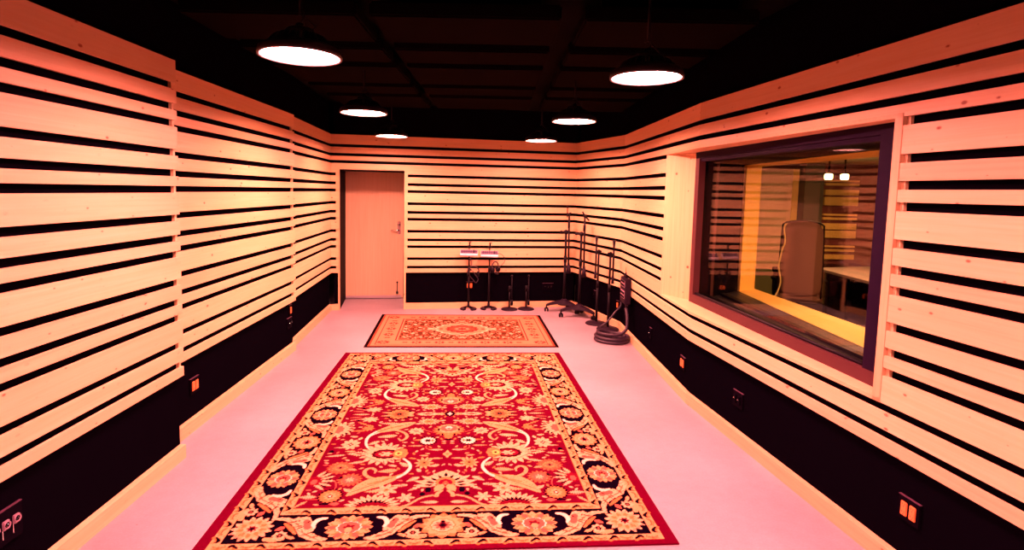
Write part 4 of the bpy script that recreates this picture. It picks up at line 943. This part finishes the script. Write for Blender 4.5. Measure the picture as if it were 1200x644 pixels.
# filler sprigs wherever the field is still plain red
rs=np.random.RandomState(11); 
def isred(u,v,ru,rv):
    i0,i1=int((u-ru)/.004),int((u+ru)/.004); j0,j1=int((v-rv)/.005),int((v+rv)/.005)
    if i0<0 or j0<0 or u+ru>.822 or v+rv>1.285: return False
    return np.abs(g.col[j0:j1+1,i0:i1+1]-np.array(RED)).sum(-1).mean()<.02
for _ in range(1500):
    u,v=rs.uniform(.01,.82),rs.uniform(.01,1.28); big=rs.rand()<.4
    if isred(u,v,.040 if big else .022,.034 if big else .018):
        c=[CR,CR2,CR,OR,SAL][rs.randint(5)]
        if big: g.leaf(u,v,rs.uniform(-50,50),.066,.034,c,3)
        else: g.leaf(u,v,rs.uniform(-80,80),.036,.016,c)
# fine tonal weave inside the pale shapes: short curved veins
w1_=np.sin(g.U*210+2.2*np.sin(g.V*47))*np.sin(g.V*165+2.0*np.sin(g.U*61)); w2_=np.sin(g.U*95+g.V*140+2.5*np.sin(g.V*33+g.U*21))
for src,dst in ((CR,OR),(CR2,OR2),(OR,CR2),(OR2,CR2),(CR,SAL)):
    mk=(np.abs(g.col-np.array(src)).sum(-1)<.01)&((w1_>.45)&(w2_>.1) if dst is not SAL else (w2_<-.86))
    g.col[mk]=np.array(src)*.45+np.array(dst)*.55
g.band(0,.826,1.289,1.294,OR); 
g.band(.826,.830,0,1.294,OR)
rug=g.mesh('patterned_rug',((-1.454,2.492),(.967,2.672),(.716,5.992),(-1.613,5.819)),.010,rugmat('red_rug_weave'))
tag(rug,'large red oriental rug with dark floral border, nearest on the floor','rug')

# small rug
h=Cloth(1.125,.815,.005,.005)
C1=(.42,.155,.078);C2=(.20,.046,.024);C3=(.17,.012,.012);C4=(.055,.018,.007);C5=(.52,.29,.17);BK=(.006,.002,.003)
h.band(0,1.2,0,.82,BK); h.band(0,1.085,0,.790,C2); h.band(0,1.06,0,.765,C1); h.band(0,1.015,0,.72,C3); h.band(0,1.005,0,.71,C1); h.band(0,.80,0,.545,C3); h.band(0,.785,0,.53,C1); h.band(0,.765,0,.515,C2)
rs=np.random.RandomState(5)
def tile(u0,u1,v0,v1,n,cols,rr,keep=None):
    for _ in range(n):
        u=rs.uniform(u0,u1);v=rs.uniform(v0,v1)
        if keep is not None and not keep(u,v): continue
        r=rs.uniform(*rr); h.burst(u,v,r,r*rs.uniform(.7,1.2),cols[rs.randint(len(cols))],n=rs.randint(4,8),dep=.5,ph=rs.uniform(0,3))
tile(0,.755,0,.505,900,[C4,C4,C1,C4,C4,C5,C4],(.013,.027))
# border flowers
for u in (.0,.27,.54): h.burst(u,.63,.075,.055,C3,n=8,dep=.5); h.burst(u,.63,.035,.028,C1,n=6,dep=.3); 
for u in (.135,.405,.675): h.burst(u,.63,.045,.03,C2,n=6,dep=.5)
for v in (.0,.28): h.burst(.905,v,.07,.07,C3,n=8,dep=.5); h.burst(.905,v,.03,.03,C1,n=6)
for v in (.14,.42): h.burst(.905,v,.05,.03,C2,n=6,dep=.5)
h.burst(.93,.62,.085,.07,C3,n=10,dep=.5); h.burst(.93,.62,.04,.03,C1,n=6)
# corner spandrels and medallion
cl_=(h.U<.765)&(h.V<.515)
h.burst(.42,.56,.20,.09,C2,n=10,dep=.3,clip=cl_); h.burst(.42,.56,.15,.05,C3,n=10,dep=.3,clip=cl_)
h.burst(.765,.515,.13,.10,C2,n=8,dep=.3,clip=cl_)
h.burst(0,0,.37,.30,C5,n=16,dep=.12); h.burst(0,0,.33,.265,C1,n=16,dep=.12); h.burst(0,0,.22,.19,C3,n=14,dep=.15); h.burst(0,0,.19,.155,C2,n=14,dep=.2); h.burst(0,0,.11,.09,C1,n=10,dep=.3); h.burst(0,0,.07,.05,C3,n=8,dep=.4)
h.burst(.40,0,.05,.05,C5,n=8,dep=.4); h.burst(.27,.0,.03,.03,C3,n=6,dep=.4); h.burst(0,.225,.03,.025,C3,n=6)
rug2=h.mesh('small_rug',((-1.477,6.056),(.742,6.227),(.642,7.842),(-1.61,7.694)),.008,rugmat('small_rug_weave'))
tag(rug2,'smaller salmon and brown medallion rug with dark edge, beyond the big red rug','rug')
# ------------------------------------------------------------------ world + exposure
w=bpy.data.worlds.new('world'); bpy.context.scene.world=w; w.use_nodes=True; w.node_tree.nodes['Background'].inputs['Color'].default_value=(0,0,0,1)
vs_=bpy.context.scene.view_settings; vs_.view_transform='Standard'; vs_.look='None'; vs_.gamma=1; vs_.exposure=0; vs_.use_curve_mapping=False
